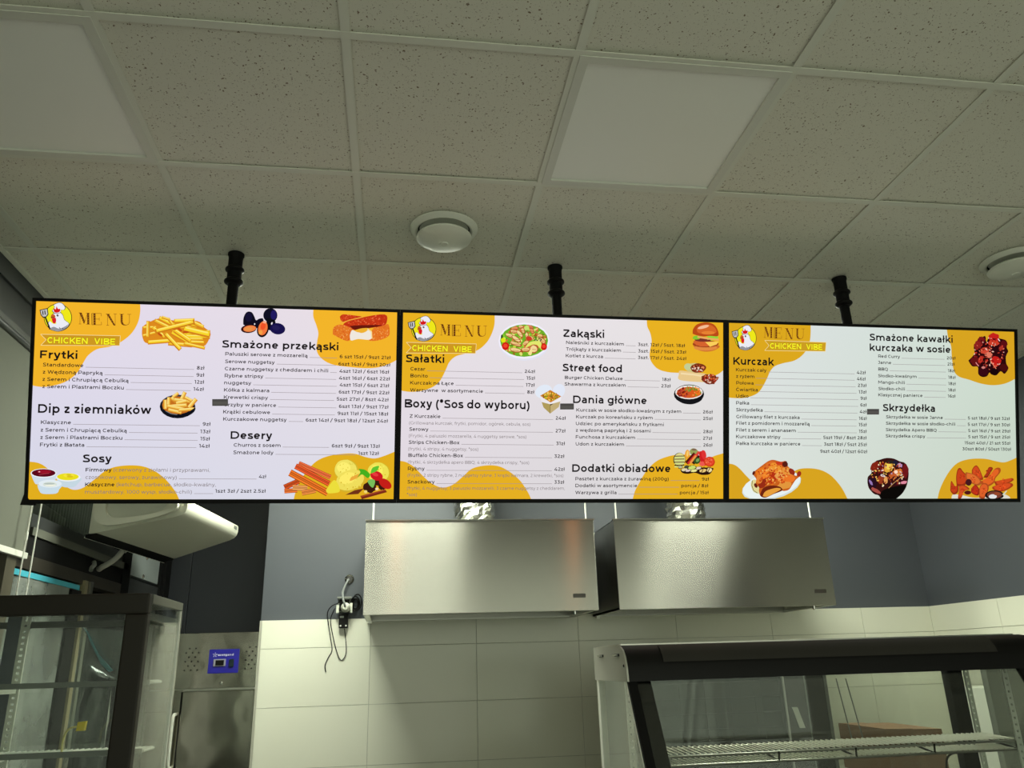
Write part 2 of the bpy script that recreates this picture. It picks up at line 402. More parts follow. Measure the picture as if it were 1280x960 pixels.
# ------------------------------------------------------------------ menu screens
SW, SH = 1.230, .692
TILT = math.radians(16.9)
SCX = [-.6205, .610, 1.8405]
def screen_centre(k): return Vector((SCX[k], 2.73, 2.587))
QUAD = [[(40, 371), (501, 388), (499, 628), (24, 629)], [(503, 388), (905.5, 402), (907, 628), (500.5, 628)], [(907, 402), (1268, 412), (1277, 629), (908.5, 628)]]
def homog(q):   # photo outline of a screen -> metres on its face
    dst = [(-SW/2, SH/2), (SW/2, SH/2), (SW/2, -SH/2), (-SW/2, -SH/2)]; A = []; b = []
    for (u, v), (x, y) in zip(q, dst):
        A += [[u, v, 1, 0, 0, 0, -u*x, -v*x], [0, 0, 0, u, v, 1, -u*y, -v*y]]; b += [x, y]
    h = np.linalg.solve(np.array(A, float), np.array(b, float))
    return lambda u, v: ((h[0]*u+h[1]*v+h[2])/(h[6]*u+h[7]*v+1), (h[3]*u+h[4]*v+h[5])/(h[6]*u+h[7]*v+1))
HOM = [homog(q) for q in QUAD]
CR = {1: (0, 20, 360, 3.428), 2: (0, 260, 370, 3.556), 3: (1, 495, 380, 3.767), 4: (1, 690, 390, 3.92), 5: (2, 900, 395, 4.0), 6: (2, 1075, 400, 4.0)}
def cl(c, X, Y):
    k, u, v, s = CR[c]; return HOM[k](u+X/s, v+Y/s)

class Ink:      # flat coloured print: faces with a colour each, stacked in hair-thin layers
    def __init__(s): s.bm = B(); s.lay = s.bm.loops.layers.float_color.new('ink'); s.z = 0
    def face(s, pts, col, z=None):
        z = s.z if z is None else z
        try: f = s.bm.faces.new([s.bm.verts.new((x, y, z)) for x, y in pts])
        except ValueError: return
        cs = col if isinstance(col[0], (tuple, list)) else [col]*len(pts)
        for l, c in zip(f.loops, cs): l[s.lay] = rgb(*c)
    def done(s, name, parent, label=None):
        me = bpy.data.meshes.new(name); bmesh.ops.triangulate(s.bm, faces=[f for f in s.bm.faces if len(f.verts) > 4]); s.bm.to_mesh(me); s.bm.free(); me.materials.append(M_DISP)
        o = bpy.data.objects.new(name, me); COL.objects.link(o); o.parent = parent
        if label: o['label'] = label
        return o
# monoline geometric lettering, built stroke by stroke (no font file is read)
def _arc(cx, cy, rx, ry, a0, a1, n=None):
    n = n or max(3, int(abs(a1-a0)/26)); return [(cx+rx*math.cos(math.radians(a0+(a1-a0)*i/n)), cy+ry*math.sin(math.radians(a0+(a1-a0)*i/n))) for i in range(n+1)]
def _spl(pts): return spline(pts, 3)
WID = dict(zip('ABCDEFGHIJKLMNOPRSTUVWXYZabcdefghijklmnoprstuvwxyz0123456789 .,()/-*', [760, 768, 740, 845, 690, 655, 800, 830, 325, 560, 745, 615, 975, 830, 870, 740, 745, 650, 620, 810, 735, 1150, 690, 675, 690, 600, 680, 570, 680, 615, 365, 690, 680, 290, 295, 620, 285, 1050, 680, 645, 680, 420, 510, 415, 675, 575, 915, 560, 575, 520, 690, 390, 600, 600, 700, 600, 645, 625, 670, 645, 270, 240, 240, 350, 350, 370, 400, 400]))
WID['Q'] = 870
BASE = {'ą': 'a', 'ę': 'e', 'ó': 'o', 'ś': 's', 'ń': 'n', 'ć': 'c', 'ż': 'z', 'ź': 'z', 'ł': 'l', 'Ł': 'L', 'Ć': 'C', 'Ż': 'Z'}
def strokes(ch, h):
    """centre lines of one letter; h = half the stroke"""
    if ch in BASE:
        b = BASE[ch]; s, W = strokes(b, h); s = list(s); top = .70 if b.isupper() else .53
        if ch in 'ąę': x = W-.13; s.append(_spl([(x+.03, h*.6), (x-.03, -.07), (x-.01, -.15), (x+.07, -.165)]))
        elif ch in 'żŻ': s.append([(W/2-h, top+.13), (W/2+h, top+.13)])
        elif ch == 'ł': s.append([(W/2-.12, .30), (W/2+.12, .44)])
        elif ch == 'Ł': s.append([(0.0, .26), (.34, .45)])
        else: s.append([(W/2-.02, top+.09), (W/2+.09, top+.20)])
        return s, W
    W = WID.get(ch, 600)/1000; C = .70; X = .53; T = .742; D = -.194; l = .075+h; r = W-.075-h; m = W/2
    o = .045+h; c0 = (m, X/2); L = lambda *p: [tuple(p[i:i+2]) for i in range(0, len(p), 2)]
    ry = X/2-h; Ry = C/2-h
    bowl_r = lambda: _arc((l+W-o)/2, X/2, (W-o-l)/2, ry, 0, 360, 16)      # b, p
    bowl_l = lambda: _arc((o+r)/2, X/2, (r-o)/2, ry, 0, 360, 16)          # d, g
    def arch(xa, xb): rx = (xb-xa)/2; return _arc((xa+xb)/2, X-h-rx*.95, rx, rx*.95, 180, 0, 7)+[(xb, 0)]
    S = {
     'A': lambda: [L(.03+h, 0, m, C-h*.6, W-.03-h, 0), L(.17, .20, W-.17, .20)],
     'B': lambda: [L(l, 0, l, C), [(l, C-h)]+_arc(W-.28, C*.755, .19-h*.3, C*.245-h, 90, -90, 6)+[(l, C*.51)], [(l, C*.51)]+_arc(W-.26, C*.255, .215-h*.3, C*.255-h, 90, -90, 6)+[(l, h)]],
     'C': lambda: [_arc(m+.03, C/2, m-o+.03, Ry, 45, 315)],
     'D': lambda: [L(l, 0, l, C), [(l, C-h)]+_arc(W-o-.30, C/2, .30, Ry, 90, -90, 8)+[(l, h)]],
     'E': lambda: [L(l, 0, l, C), L(l, C-h, W-.07, C-h), L(l, C/2, W-.12, C/2), L(l, h, W-.06, h)],
     'F': lambda: [L(l, 0, l, C), L(l, C-h, W-.05, C-h), L(l, C*.46, W-.11, C*.46)],
     'G': lambda: [_arc(m+.02, C/2, m-o+.01, Ry, 45, 318)+[(r, .14)], L(r, .08, r, C/2)],
     'H': lambda: [L(l, 0, l, C), L(r, 0, r, C), L(l, C/2, r, C/2)], 'I': lambda: [L(m, 0, m, C)],
     'J': lambda: [L(.12, C-h, r, C-h), [(r, C), (r, .2)]+_arc(r-.16, .2, .16, .2-h, 0, -140, 5)],
     'K': lambda: [L(l, 0, l, C), L(W-.06, C, l, .24), L(.30, .40, W-.04, 0)], 'L': lambda: [L(l, 0, l, C), L(l, h, W-.03, h)],
     'M': lambda: [L(l, 0, l, C-.02, m, .2, r, C-.02, r, 0)], 'N': lambda: [L(l, 0, l, C-.03, r, .03, r, C)],
     'O': lambda: [_arc(m, C/2, m-o, Ry, 0, 360, 18)], 'P': lambda: [L(l, 0, l, C), [(l, C-h)]+_arc(W-.29, C*.64, .24-h*.3, C*.36-h, 90, -90, 6)+[(l, C*.28+h)]],
     'Q': lambda: [_arc(m, C/2, m-o, Ry, 0, 360, 18), L(m+.02, .10, W-.10, -.10)],
     'R': lambda: [L(l, 0, l, C), [(l, C-h)]+_arc(W-.29, C*.64, .22-h*.3, C*.36-h, 90, -90, 6)+[(l, C*.28+h)], L(W-.28, .24, W-.08, 0)],
     'S': lambda: [_spl([(W-.09, C-.10), (W-.2, C-h-.01), (m, C-h), (.16, C-.08-h*.4), (.12+h*.3, .52), (.2, .40), (m, .355), (W-.17, .30), (W-.07-h*.4, .19), (W-.13, .07+h*.4), (m, h), (.17, h+.015), (.06, .11)])],
     'T': lambda: [L(m, 0, m, C), L(.03, C-h, W-.03, C-h)], 'U': lambda: [[(l, C), (l, .29)]+_arc(m, .29, (r-l)/2, .29-h, 180, 360, 8)+[(r, C)]],
     'V': lambda: [L(.03+h, C, m, h*.6, W-.03-h, C)], 'W': lambda: [L(.04+h, C, .33, h*.5, m, C-.03, W-.33, h*.5, W-.04-h, C)],
     'X': lambda: [L(.05+h, 0, W-.05-h, C), L(.05+h, C, W-.05-h, 0)], 'Y': lambda: [L(.02+h, C, m, .27, W-.02-h, C), L(m, .27, m, 0)],
     'Z': lambda: [L(.07, C-h, W-.09, C-h, .09, h, W-.06, h)],
     'a': lambda: [[(r, 0), (r, .33)]+_arc((r+.10)/2, .33, (r-.10)/2, X-h-.33, 0, 140, 6), [(r, .305)]+_arc(.24, .17, .24-o, .17-h*.8-.005, 80, 275, 8)+[(r-.12, h), (r, .12)]],
     'b': lambda: [L(l, 0, l, T), bowl_r()], 'c': lambda: [_arc(m+.02, X/2, m-o+.02, ry, 48, 312)], 'd': lambda: [L(r, 0, r, T), bowl_l()],
     'e': lambda: [[(W-o, X/2)]+_arc(m, X/2, m-o, ry, 8, 318, 13), L(o, X/2, W-o, X/2)],
     'f': lambda: [[(.13+h, 0), (.13+h, .56)]+_arc(.27+h, .56, .14, T-h-.56, 180, 75, 4), L(.03, X-h-.01, W-.02, X-h-.01)],
     'g': lambda: [[(r, X), (r, .02)]+_arc((r+.09)/2, .02, (r-.09)/2, .214-h, 0, -140, 7), bowl_l()],
     'h': lambda: [L(l, 0, l, T), arch(l, r)], 'i': lambda: [L(m, 0, m, X), L(m, .635, m, .635+2*h)],
     'j': lambda: [[(m, X), (m, -.06)]+_arc(m-.12, -.06, .12, .135-h*.4, 0, -85, 3), L(m, .635, m, .635+2*h)],
     'k': lambda: [L(l, 0, l, T), L(W-.06, X, l, .16), L(.27, .33, W-.04, 0)], 'l': lambda: [L(m, 0, m, T)],
     'm': lambda: [L(l, 0, l, X), arch(l, m), arch(m, r)], 'n': lambda: [L(l, 0, l, X), arch(l, r)], 'o': lambda: [_arc(m, X/2, m-o, ry, 0, 360, 16)],
     'p': lambda: [L(l, D, l, X), bowl_r()], 'r': lambda: [L(l, 0, l, X), _arc(W-.01, X-h-.20, W-.01-l, .20, 180, 92, 4)],
     's': lambda: [_spl([(W-.07, X-.085), (W-.17, X-h), (m, X-h), (.13, X-.07-h*.4), (.09+h*.3, .385), (.17, .30), (m, .27), (W-.14, .235), (W-.06-h*.3, .15), (W-.11, .05+h*.4), (m, h), (.15, h+.015), (.05, .09)])],
     't': lambda: [[(.13+h, .66), (.13+h, .15)]+_arc(.26+h, .15, .13, .15-h, 180, 290, 4), L(.03, X-h-.01, W-.03, X-h-.01)],
     'u': lambda: [[(l, X), (l, .25)]+_arc(m, .25, (r-l)/2, .25-h, 180, 360, 7), L(r, 0, r, X)],
     'v': lambda: [L(.02+h, X, m, h*.6, W-.02-h, X)], 'w': lambda: [L(.03+h, X, .27, h*.6, m, X-.02, W-.27, h*.6, W-.03-h, X)],
     'x': lambda: [L(.03+h, 0, W-.03-h, X), L(.03+h, X, W-.03-h, 0)], 'y': lambda: [L(.02+h, X, m+.01, .02), L(W-.02-h, X, m-.02, -.09, .16, D+h, .06, D+h+.015)],
     'z': lambda: [L(.05, X-h, W-.09, X-h, .09, h, W-.05, h)],
     '0': lambda: [_arc(m, C/2, m-o, Ry, 0, 360, 16)], '1': lambda: [L(.03, C-h, W-.10-h, C-h, W-.10-h, 0)],
     '2': lambda: [_arc(m-.02, C-.21, .20-h*.3, .21-h, 150, -30, 7)+[(.10, h), (W-.05, h)]],
     '3': lambda: [L(.09, C-h, W-.11, C-h, .28, .40), [(.27, .41)]+_arc(m-.03, .21, .235-h*.4, .21-h, 80, -145, 8)],
     '4': lambda: [L(.44, C, .07, .17, W-.03, .17), L(.47, 0, .47, .36)], '5': lambda: [[(W-.09, C-h), (.15, C-h), (.12, .41)]+_arc(m-.04, .22, .25-h*.4, .22-h, 95, -145, 8)],
     '6': lambda: [_arc(m+.02, .22, m-.06-h, .22-h, 0, 360, 12), _arc(m+.06, C/2, m+.0-h, Ry, 62, 190, 6)], '7': lambda: [L(.07, C-.17, .07, C-h, W-.08, C-h, .24, 0)],
     '8': lambda: [_arc(m, .535, .20-h*.4, .165-h, 0, 360, 12), _arc(m, .19, .245-h*.4, .19-h, 0, 360, 12)], '9': lambda: [_arc(m-.02, C-.22, m-.06-h, .22-h, 0, 360, 12), _arc(m-.06, C/2, m-h, Ry, -118, 10, 6)],
     ' ': lambda: [], '.': lambda: [L(m, 0, m, 2*h)], ',': lambda: [L(m+.01, 2*h, m-.03, -.09)], '(': lambda: [_arc(.42, .26, .30, .48, 118, 242, 6)], ')': lambda: [_arc(-.07, .26, .30, .48, 62, -62, 6)],
     '/': lambda: [L(.0, -.1, W, .76)], '-': lambda: [L(.06, .26, W-.06, .26)],
     '*': lambda: [L(m, .44, m, .74), L(m-.13, .515, m+.13, .665), L(m-.13, .665, m+.13, .515)],
    }
    return (S[ch]() if ch in S else []), W
_cache = {}
def glyphs(text, h):
    key = (text, h)
    if key in _cache: return _cache[key]
    V = []; F = []; pen = 0
    for ch in text:
        ss, W = strokes(ch, h)
        parts = []
        for p in ss:     # a sharp corner starts a new stroke
            cur = [p[0]]
            for i in range(1, len(p)-1):
                cur.append(p[i]); e0 = (p[i][0]-p[i-1][0], p[i][1]-p[i-1][1]); e1 = (p[i+1][0]-p[i][0], p[i+1][1]-p[i][1])
                if e0[0]*e1[0]+e0[1]*e1[1] < -1e-6: parts.append(cur); cur = [p[i]]
            cur.append(p[-1]); parts.append(cur)
        for p in parts:
            closed = len(p) > 3 and abs(p[0][0]-p[-1][0])+abs(p[0][1]-p[-1][1]) < 1e-6
            q = p[:-1] if closed else p; n = len(q); b0 = len(V)
            for i in range(n):
                a = q[i-1] if (i or closed) else q[0]; c = q[(i+1) % n] if (i < n-1 or closed) else q[-1]; x, y = q[i]
                d0 = (x-a[0], y-a[1]); d1 = (c[0]-x, c[1]-y)
                n0 = math.hypot(*d0) or 0; n1 = math.hypot(*d1) or 0
                d0 = (d0[0]/n0, d0[1]/n0) if n0 else None; d1 = (d1[0]/n1, d1[1]/n1) if n1 else None
                d0 = d0 or d1; d1 = d1 or d0
                if d0 is None: d0 = d1 = (1, 0)
                nx, ny = -(d0[1]+d1[1]), d0[0]+d1[0]; s = math.hypot(nx, ny)
                if s < .3: nx, ny, k = -d0[1], d0[0], 1
                else: nx, ny = nx/s, ny/s; k = min(1.7, 2/s)
                V += [(pen+x+nx*h*k, y+ny*h*k), (pen+x-nx*h*k, y-ny*h*k)]
            for i in range(n if closed else n-1):
                j = (i+1) % n; F.append((b0+2*i, b0+2*i+1, b0+2*j+1, b0+2*j))
        pen += W
    _cache[key] = (np.array(V), F); return _cache[key]
def put_text(ink, text, x0, x1, y, cap, col, off=.012, z=0):
    """text from x0 to x1 with its baseline at y; cap = height of a capital"""
    h = .041+off*1.3
    co, fs = glyphs(text, h)
    a, b = co[:, 0].min(), co[:, 0].max()
    sy = cap/.70; sx = (x1-x0)/(b-a) if x1 else sy
    vs = [ink.bm.verts.new((x0+(p[0]-a)*sx, y+p[1]*sy, z)) for p in co]
    c = rgb(*col)
    for f in fs:
        try: ff = ink.bm.faces.new([vs[i] for i in f])
        except ValueError: continue
        for l in ff.loops: l[ink.lay] = c
    return x0+(b-a)*sx
def spline(pts, k=5):
    return [(p.x, p.y) for p in smooth_path([(x, y, 0) for x, y in pts], k)]

SCR = []
BGC = [[(226, 217, 236), (234, 224, 228), (222, 220, 232), (214, 216, 232)], [(232, 224, 232), (232, 228, 228), (216, 216, 214), (224, 216, 224)], [(222, 226, 228), (206, 222, 208), (198, 212, 196), (222, 228, 222)]]
YELC = [(243, 181, 42), (233, 178, 34), (220, 168, 30)]
YELB = [(226, 174, 30), (230, 176, 34), (216, 164, 32)]
LBL = ['left menu screen with fries, sauces and fried snacks on it', 'middle menu screen with salad bowl and burger on it', 'right menu screen with roast chicken and wings on it']
for k in range(3):
    t = thing('menu_screen', LBL[k], 'screen', screen_centre(k), 'menu screens hung in a row from the ceiling', (PI/2+TILT, 0, 0))
    b = B(); e = .0105; z0, z1 = -.045, .006
    box(b, -SW/2, SW/2, SH/2-e, SH/2, z0, z1); box(b, -SW/2, SW/2, -SH/2, -SH/2+.014, z0, z1)
    box(b, -SW/2, -SW/2+e, -SH/2+.014, SH/2-e, z0, z1); box(b, SW/2-e, SW/2, -SH/2+.014, SH/2-e, z0, z1)
    obj('frame', b, mat('bezel_black', (9, 8, 9), .6, spec=.2), t)
    obj('back_cover', bbox(-SW/2+.012, SW/2-.012, -SH/2+.016, SH/2-.012, -.06, -.004, bev=.004), M_BLACK, t)
    if k == 0:   # small black foot at the lower left corner
        obj('corner_cap', hexa(B(), [(-SW/2-.012, -SH/2-.004, -.02), (-SW/2+.03, -SH/2-.006, -.02), (-SW/2+.03, -SH/2-.006, .004), (-SW/2-.012, -SH/2-.004, .004), (-SW/2-.002, -SH/2+.03, -.02), (-SW/2+.002, -SH/2+.03, -.02), (-SW/2+.002, -SH/2+.03, .004), (-SW/2-.002, -SH/2+.03, .004)]), M_BLACK, t)
    ink = Ink(); xa, xb, ya, yb = -SW/2+e, SW/2-e, -SH/2+.014, SH/2-e
    n = 8; c = BGC[k]
    def bgcol(u, v): return tuple(c[0][i]*(1-u)*(1-v)+c[1][i]*u*(1-v)+c[2][i]*u*v+c[3][i]*(1-u)*v for i in range(3))
    for i in range(n):
        for j in range(n):
            u0, u1, v0, v1 = i/n, (i+1)/n, j/n, (j+1)/n
            P = lambda u, v: (xa+(xb-xa)*u, yb-(yb-ya)*v)
            ink.face([P(u0, v1), P(u1, v1), P(u1, v0), P(u0, v0)], [bgcol(u0, v1), bgcol(u1, v1), bgcol(u1, v0), bgcol(u0, v0)])
    d = ink.done('display', t)
    SCR.append((t, d, (xa, xb, ya, yb)))

def blob(k, c, curve, corner, col, name='yellow_shape'):
    """wavy yellow field: smooth curve, closed through the display's corner"""
    t, d, (xa, xb, ya, yb) = SCR[k]
    pts = spline([cl(c, *p) for p in curve], 6)
    pts = [(min(max(x, xa), xb), min(max(y, ya), yb)) for x, y in pts]
    p, q = pts[0], pts[-1]
    snap = lambda p: min([(xa, p[1]), (xb, p[1]), (p[0], ya), (p[0], yb)], key=lambda s: abs(s[0]-p[0])+abs(s[1]-p[1]))
    pts = [snap(p)]+pts[1:-1]+[snap(q)]
    cx = xa if 'l' in corner else xb; cy = yb if 't' in corner else ya
    pts.append((cx, cy))
    i = Ink(); i.face(pts, col, .0003); i.done(name, d)
blob(0, 1, [(531, 50), (533, 95), (522, 145), (492, 192), (445, 228), (400, 246), (345, 256), (305, 282), (284, 312), (262, 348), (232, 378), (190, 401), (130, 415), (90, 416), (40, 407)], 'tl', YELC[0])
blob(0, 1, [(28, 738), (75, 744), (110, 762), (150, 800), (190, 840), (230, 861), (275, 852), (330, 812), (380, 775), (440, 758), (520, 757), (580, 775), (630, 810), (668, 853), (690, 890), (702, 930)], 'bl', YELB[0])
blob(0, 2, [(474, 45), (472, 90), (486, 130), (495, 165), (490, 200), (487, 235), (500, 265), (530, 290), (570, 305), (620, 312), (700, 319), (760, 316), (810, 301), (855, 278)], 'tr', YELC[0])
blob(0, 2, [(384, 920), (395, 870), (415, 820), (450, 770), (490, 730), (540, 708), (600, 698), (660, 697), (710, 712), (750, 718), (790, 708), (845, 686)], 'br', YELB[0])
blob(1, 3, [(470, 45), (470, 100), (455, 150), (430, 190), (390, 222), (330, 238), (290, 250), (262, 275), (248, 305), (232, 340), (212, 372), (180, 395), (130, 411), (80, 415), (30, 408)], 'tl', YELC[1])
blob(1, 3, [(20, 736), (60, 742), (100, 765), (140, 805), (180, 840), (230, 862), (280, 850), (330, 810), (370, 775), (430, 760), (490, 762), (540, 785), (590, 825), (620, 865), (640, 900), (650, 930)], 'bl', YELB[1])
blob(1, 4, [(463, 30), (465, 75), (480, 110), (487, 150), (480, 190), (478, 225), (490, 255), (520, 285), (570, 300), (640, 305), (700, 317), (770, 321), (810, 310), (838, 288)], 'tr', YELC[1])
blob(1, 4, [(398, 930), (410, 880), (430, 840), (465, 780), (510, 735), (560, 712), (620, 700), (680, 703), (720, 715), (770, 715), (800, 705), (838, 694)], 'br', YELB[1])
blob(2, 5, [(445, 35), (446, 90), (440, 140), (415, 190), (370, 225), (310, 240), (270, 255), (248, 280), (235, 310), (215, 350), (190, 385), (150, 405), (100, 413), (30, 409)], 'tl', YELC[2])
blob(2, 5, [(30, 736), (70, 742), (100, 762), (135, 800), (180, 842), (235, 862), (285, 850), (335, 808), (385, 770), (440, 762), (500, 770), (550, 795), (590, 835), (620, 878), (645, 930)], 'bl', YELB[2])
blob(2, 6, [(422, 40), (430, 90), (445, 130), (450, 180), (455, 220), (465, 260), (490, 285), (540, 300), (600, 319), (660, 327), (720, 319), (775, 294)], 'tr', YELB[2])
blob(2, 6, [(390, 915), (400, 860), (425, 800), (460, 745), (500, 712), (560, 697), (630, 697), (680, 708), (720, 715), (750, 708), (790, 690)], 'br', YELB[2])

# ---- lettering
INKC = (24, 20, 22)
ITEM = (34, 26, 30)
GREYT = (128, 118, 120)
def heading(ink, c, text, X0, Y, X1, cap=.0265):
    x0, y = cl(c, X0, Y); x1, _ = cl(c, X1, Y)
    put_text(ink, text, x0, x1, y, cap, INKC, .022)
def rows(ink, c, cap, lst, c2=None, col=ITEM):
    """(name, X0, Y, X1, price, PX0, PX1)"""
    c2 = c2 or c
    for name, X0, Y, X1, price, P0, P1 in lst:
        x0, y = cl(c, X0, Y); x1 = cl(c, X1, Y)[0]
        if name: put_text(ink, name, x0, x1, y, cap, col, .014)
        if price:
            p0 = cl(c2, P0, Y)[0]; p1 = cl(c2, P1, Y)[0]
            py = y
            put_text(ink, price, p0, p1, py, cap, col, .014)
            if name and p0-x1 > .03: ink.face([(x1+.007, y-.0006), (p0-.009, y-.0006), (p0-.009, y+.0008), (x1+.007, y+.0008)], (150, 140, 144), .0)
TX = .0030
def section(k, name='menu_text'):
    ink = Ink(); return ink
def finish(ink, k):
    o = ink.done('menu_text', SCR[k][1]); o.location = (0, 0, TX); return o

I = Ink(); heading(I, 1, 'Frytki', 95, 294, 258)
rows(I, 1, .0123, [('Standardowe', 107, 329, 284, '8zł', 777, 811), ('z Wędzoną Papryką', 106, 360, 367, '9zł', 775, 810), ('z Serem i Chrupiącą Cebulką', 104, 391, 480, '12zł', 767, 809), ('z Serem i Plastrami Boczku', 103, 422, 459, '14zł', 762, 808)]); finish(I, 0)
I = Ink(); heading(I, 1, 'Dip z ziemniaków', 82, 528, 577, .0295)
rows(I, 1, .0123, [('Klasyczne', 94, 576, 226, '9zł', 801, 836), ('z Serem i Chrupiącą Cebulką', 92, 609, 470, '13zł', 791, 835), ('z Serem i Plastrami Boczku', 90, 641, 450, '15zł', 791, 833), ('Frytki z Batata', 88, 673, 283, '14zł', 785, 832)]); finish(I, 0)
I = Ink(); heading(I, 1, 'Sosy', 275, 742, 402, .0265)
def line(ink, c, text, X0, Y, X1, cap, col, off=.002):
    x0, y = cl(c, X0, Y); x1 = cl(c, X1, Y)[0]; put_text(ink, text, x0, x1, y, cap, col, off)
line(I, 1, 'Firmowy', 287, 782, 401, .0123, ITEM, .02); line(I, 1, '(czerwony z ziołami i przyprawami,', 410, 782, 832, .0120, GREYT)
line(I, 1, 'czosnkowy, serowy, żurawinowy)', 286, 814, 686, .0120, GREYT)
line(I, 1, 'Klasyczne', 284, 846, 413, .0123, ITEM, .02); line(I, 1, '(ketchup, barbecue, słodko-kwaśny,', 422, 846, 857, .0120, GREYT)
line(I, 1, 'musztardowy, 1000 wysp, słodko-chili)', 283, 878, 752, .0120, GREYT)
line(I, 2, '4zł', 230, 806, 264, .0120, ITEM, .014); line(I, 2, '1szt 3zł / 2szt 2.5zł', 33, 871, 262, .0120, ITEM, .014)
for (ca, Xa, Ya, cb, Xb) in ((1, 696, 814, 2, 220), (1, 762, 878, 2, 24)):
    x0, y = cl(ca, Xa, Ya); x1 = cl(cb, Xb, 806 if Xb == 220 else 871)[0]; I.face([(x0, y-.0006), (x1, y-.0006), (x1, y+.0008), (x0, y+.0008)], (150, 140, 144))
finish(I, 0)
I = Ink(); heading(I, 2, 'Smażone przekąski', 66, 226, 585, .0262)
rows(I, 2, .0121, [('Paluszki serowe z mozzarellą', 80, 261, 448, '6 szt 15zł / 9szt 21zł', 591, 818), ('Serowe nuggetsy', 79, 294, 301, '6szt 14zł / 9szt 20zł', 586, 817), ('Czarne nuggetsy z cheddarem i chili', 78, 326, 540, '4szt 12zł / 6szt 16zł', 590, 812), ('Rybne stripsy', 77, 357, 250, '4szt 16zł / 6szt 22zł', 588, 816), ('nuggetsy', 75, 388, 196, '4szt 15zł / 6szt 21zł', 591, 813), ('Kółka z kalmara', 74, 420, 277, '6szt 17zł / 9szt 22zł', 588, 814), ('Krewetki crispy', 73, 452, 271, '5szt 27zł / 8szt 42zł', 579, 811), ('Grzyby w panierce', 72, 485, 308, '6szt 13zł / 9szt 17zł', 589, 811), ('Krążki cebulowe', 70, 517, 281, '9szt 11zł / 15szt 18zł', 583, 810), ('Kurczakowe nuggetsy', 70, 549, 355, '6szt 14zł / 9szt 18zł / 12szt 24zł', 441, 809)]); finish(I, 0)
I = Ink(); heading(I, 2, 'Desery', 103, 630, 290, .0265)
rows(I, 2, .0123, [('Churros z sosem', 117, 665, 328, '6szt 9zł / 9szt 13zł', 558, 774), ('Smażone lody', 115, 698, 296, '1szt 12zł', 677, 770)]); finish(I, 0)
# middle screen
I = Ink(); heading(I, 3, 'Sałatki', 58, 276, 237, .0280)
rows(I, 3, .0125, [('Cezar', 80, 315, 149, '24zł', 612, 661), ('Bonito', 80, 347, 161, '15zł', 621, 661), ('Kurczak na Łące', 79, 380, 282, '17zł', 618, 660), ('Warzywne  w asortymencie', 79, 414, 419, '8zł', 624, 658)]); finish(I, 1)
I = Ink(); heading(I, 3, 'Boxy (*Sos do wyboru)', 55, 488, 636, .0300)
bx = [('Z Kurczakie', 78, 536, 222, '24zł', 24, 74, '(Grillowana kurczak, frytki, pomidor, ogórek, cebula, sos)', 76, 567, 640),
      ('Serowy', 77, 597, 166, '27zł', 24, 73, '(Frytki, 4 paluszki mozzarella, 4 nuggetsy serowe, *sos)', 75, 627, 622),
      ('Strips Chicken-Box', 75, 658, 311, '31zł', 28, 71, '(frytki, 4 stripy, 4 nuggetsy, *sos)', 73, 688, 399),
      ('Buffalo Chicken-Box', 74, 719, 328, '32zł', 20, 69, '(frytki, 4 skrzydełka apero BBQ, 4 skrzydełka crispy, *sos)', 72, 750, 636),
      ('Rybny', 72, 781, 150, '42zł', 20, 71, '(Frytki, 2 stripy rybne, 2 nuggetsy rybne, 3 krążki kalmara, 2 krewetki, *sos)', 71, 811, 796),
      ('Snackowy', 71, 843, 197, '33zł', 21, 69, '(frytki, 4 nuggetsy, 3 paluszki mozzarelli, 3 czarne nuggetsy z cheddarem,', 69, 872, 803)]
for nm, X0, Y, X1, pr, P0, P1, sub, S0, SY, S1 in bx:
    rows(I, 3, .0125, [(nm, X0, Y, X1, '', 0, 0)])
    x0, y = cl(3, X0, Y); x1 = cl(3, X1, Y)[0]; p0 = cl(4, P0, 525)[0]; p1 = cl(4, P1, 525)[0]
    put_text(I, pr, p0, p1, y, .0125, ITEM, .014); I.face([(x1+.007, y-.0006), (p0-.009, y-.0006), (p0-.009, y+.0008), (x1+.007, y+.0008)], (150, 140, 144))
    line(I, 3, sub, S0, SY, S1, .0112, GREYT, 0)
line(I, 3, '*sos)', 69, 902, 115, .0112, GREYT, 0); finish(I, 1)
I = Ink(); heading(I, 4, 'Zakąski', 57, 127, 256, .0280)
rows(I, 4, .0121, [('Naleśniki z kurczakiem', 72, 162, 352, '3szt. 12zł / 5szt. 18zł', 420, 648), ('Trójkąty z kurczakiem', 72, 194, 338, '3szt. 15zł / 5szt. 23zł', 421, 654), ('Kotlet z kurcza', 71, 226, 251, '3szt. 17zł / 5szt. 24zł', 420, 655)]); finish(I, 1)
I = Ink(); heading(I, 4, 'Street food', 56, 294, 343, .0280)
rows(I, 4, .0121, [('Burger Chicken Deluxe', 67, 332, 347, '18zł', 538, 580), ('Shawarma z kurczakiem', 66, 364, 362, '23zł', 534, 580)]); finish(I, 1)
I = Ink(); heading(I, 4, 'Dania główne', 108, 449, 464, .0280)
rows(I, 4, .0121, [('Kurczak w sosie słodko-kwaśnym z ryżem', 124, 490, 631, '26zł', 736, 784), ('Kurczak po koreańsku z ryżem', 123, 523, 494, '25zł', 737, 784), ('Udziec po amerykańsku z frytkami', 122, 556, 547, '', 0, 0), ('z wędzoną papryką i 2 sosami', 122, 588, 484, '28zł', 738, 784), ('Funchosa z kurczakiem', 122, 621, 409, '27zł', 737, 782), ('Udon z kurczakiem', 122, 655, 356, '26zł', 739, 784)]); finish(I, 1)
I = Ink(); heading(I, 4, 'Dodatki obiadowe', 106, 783, 581, .0280)
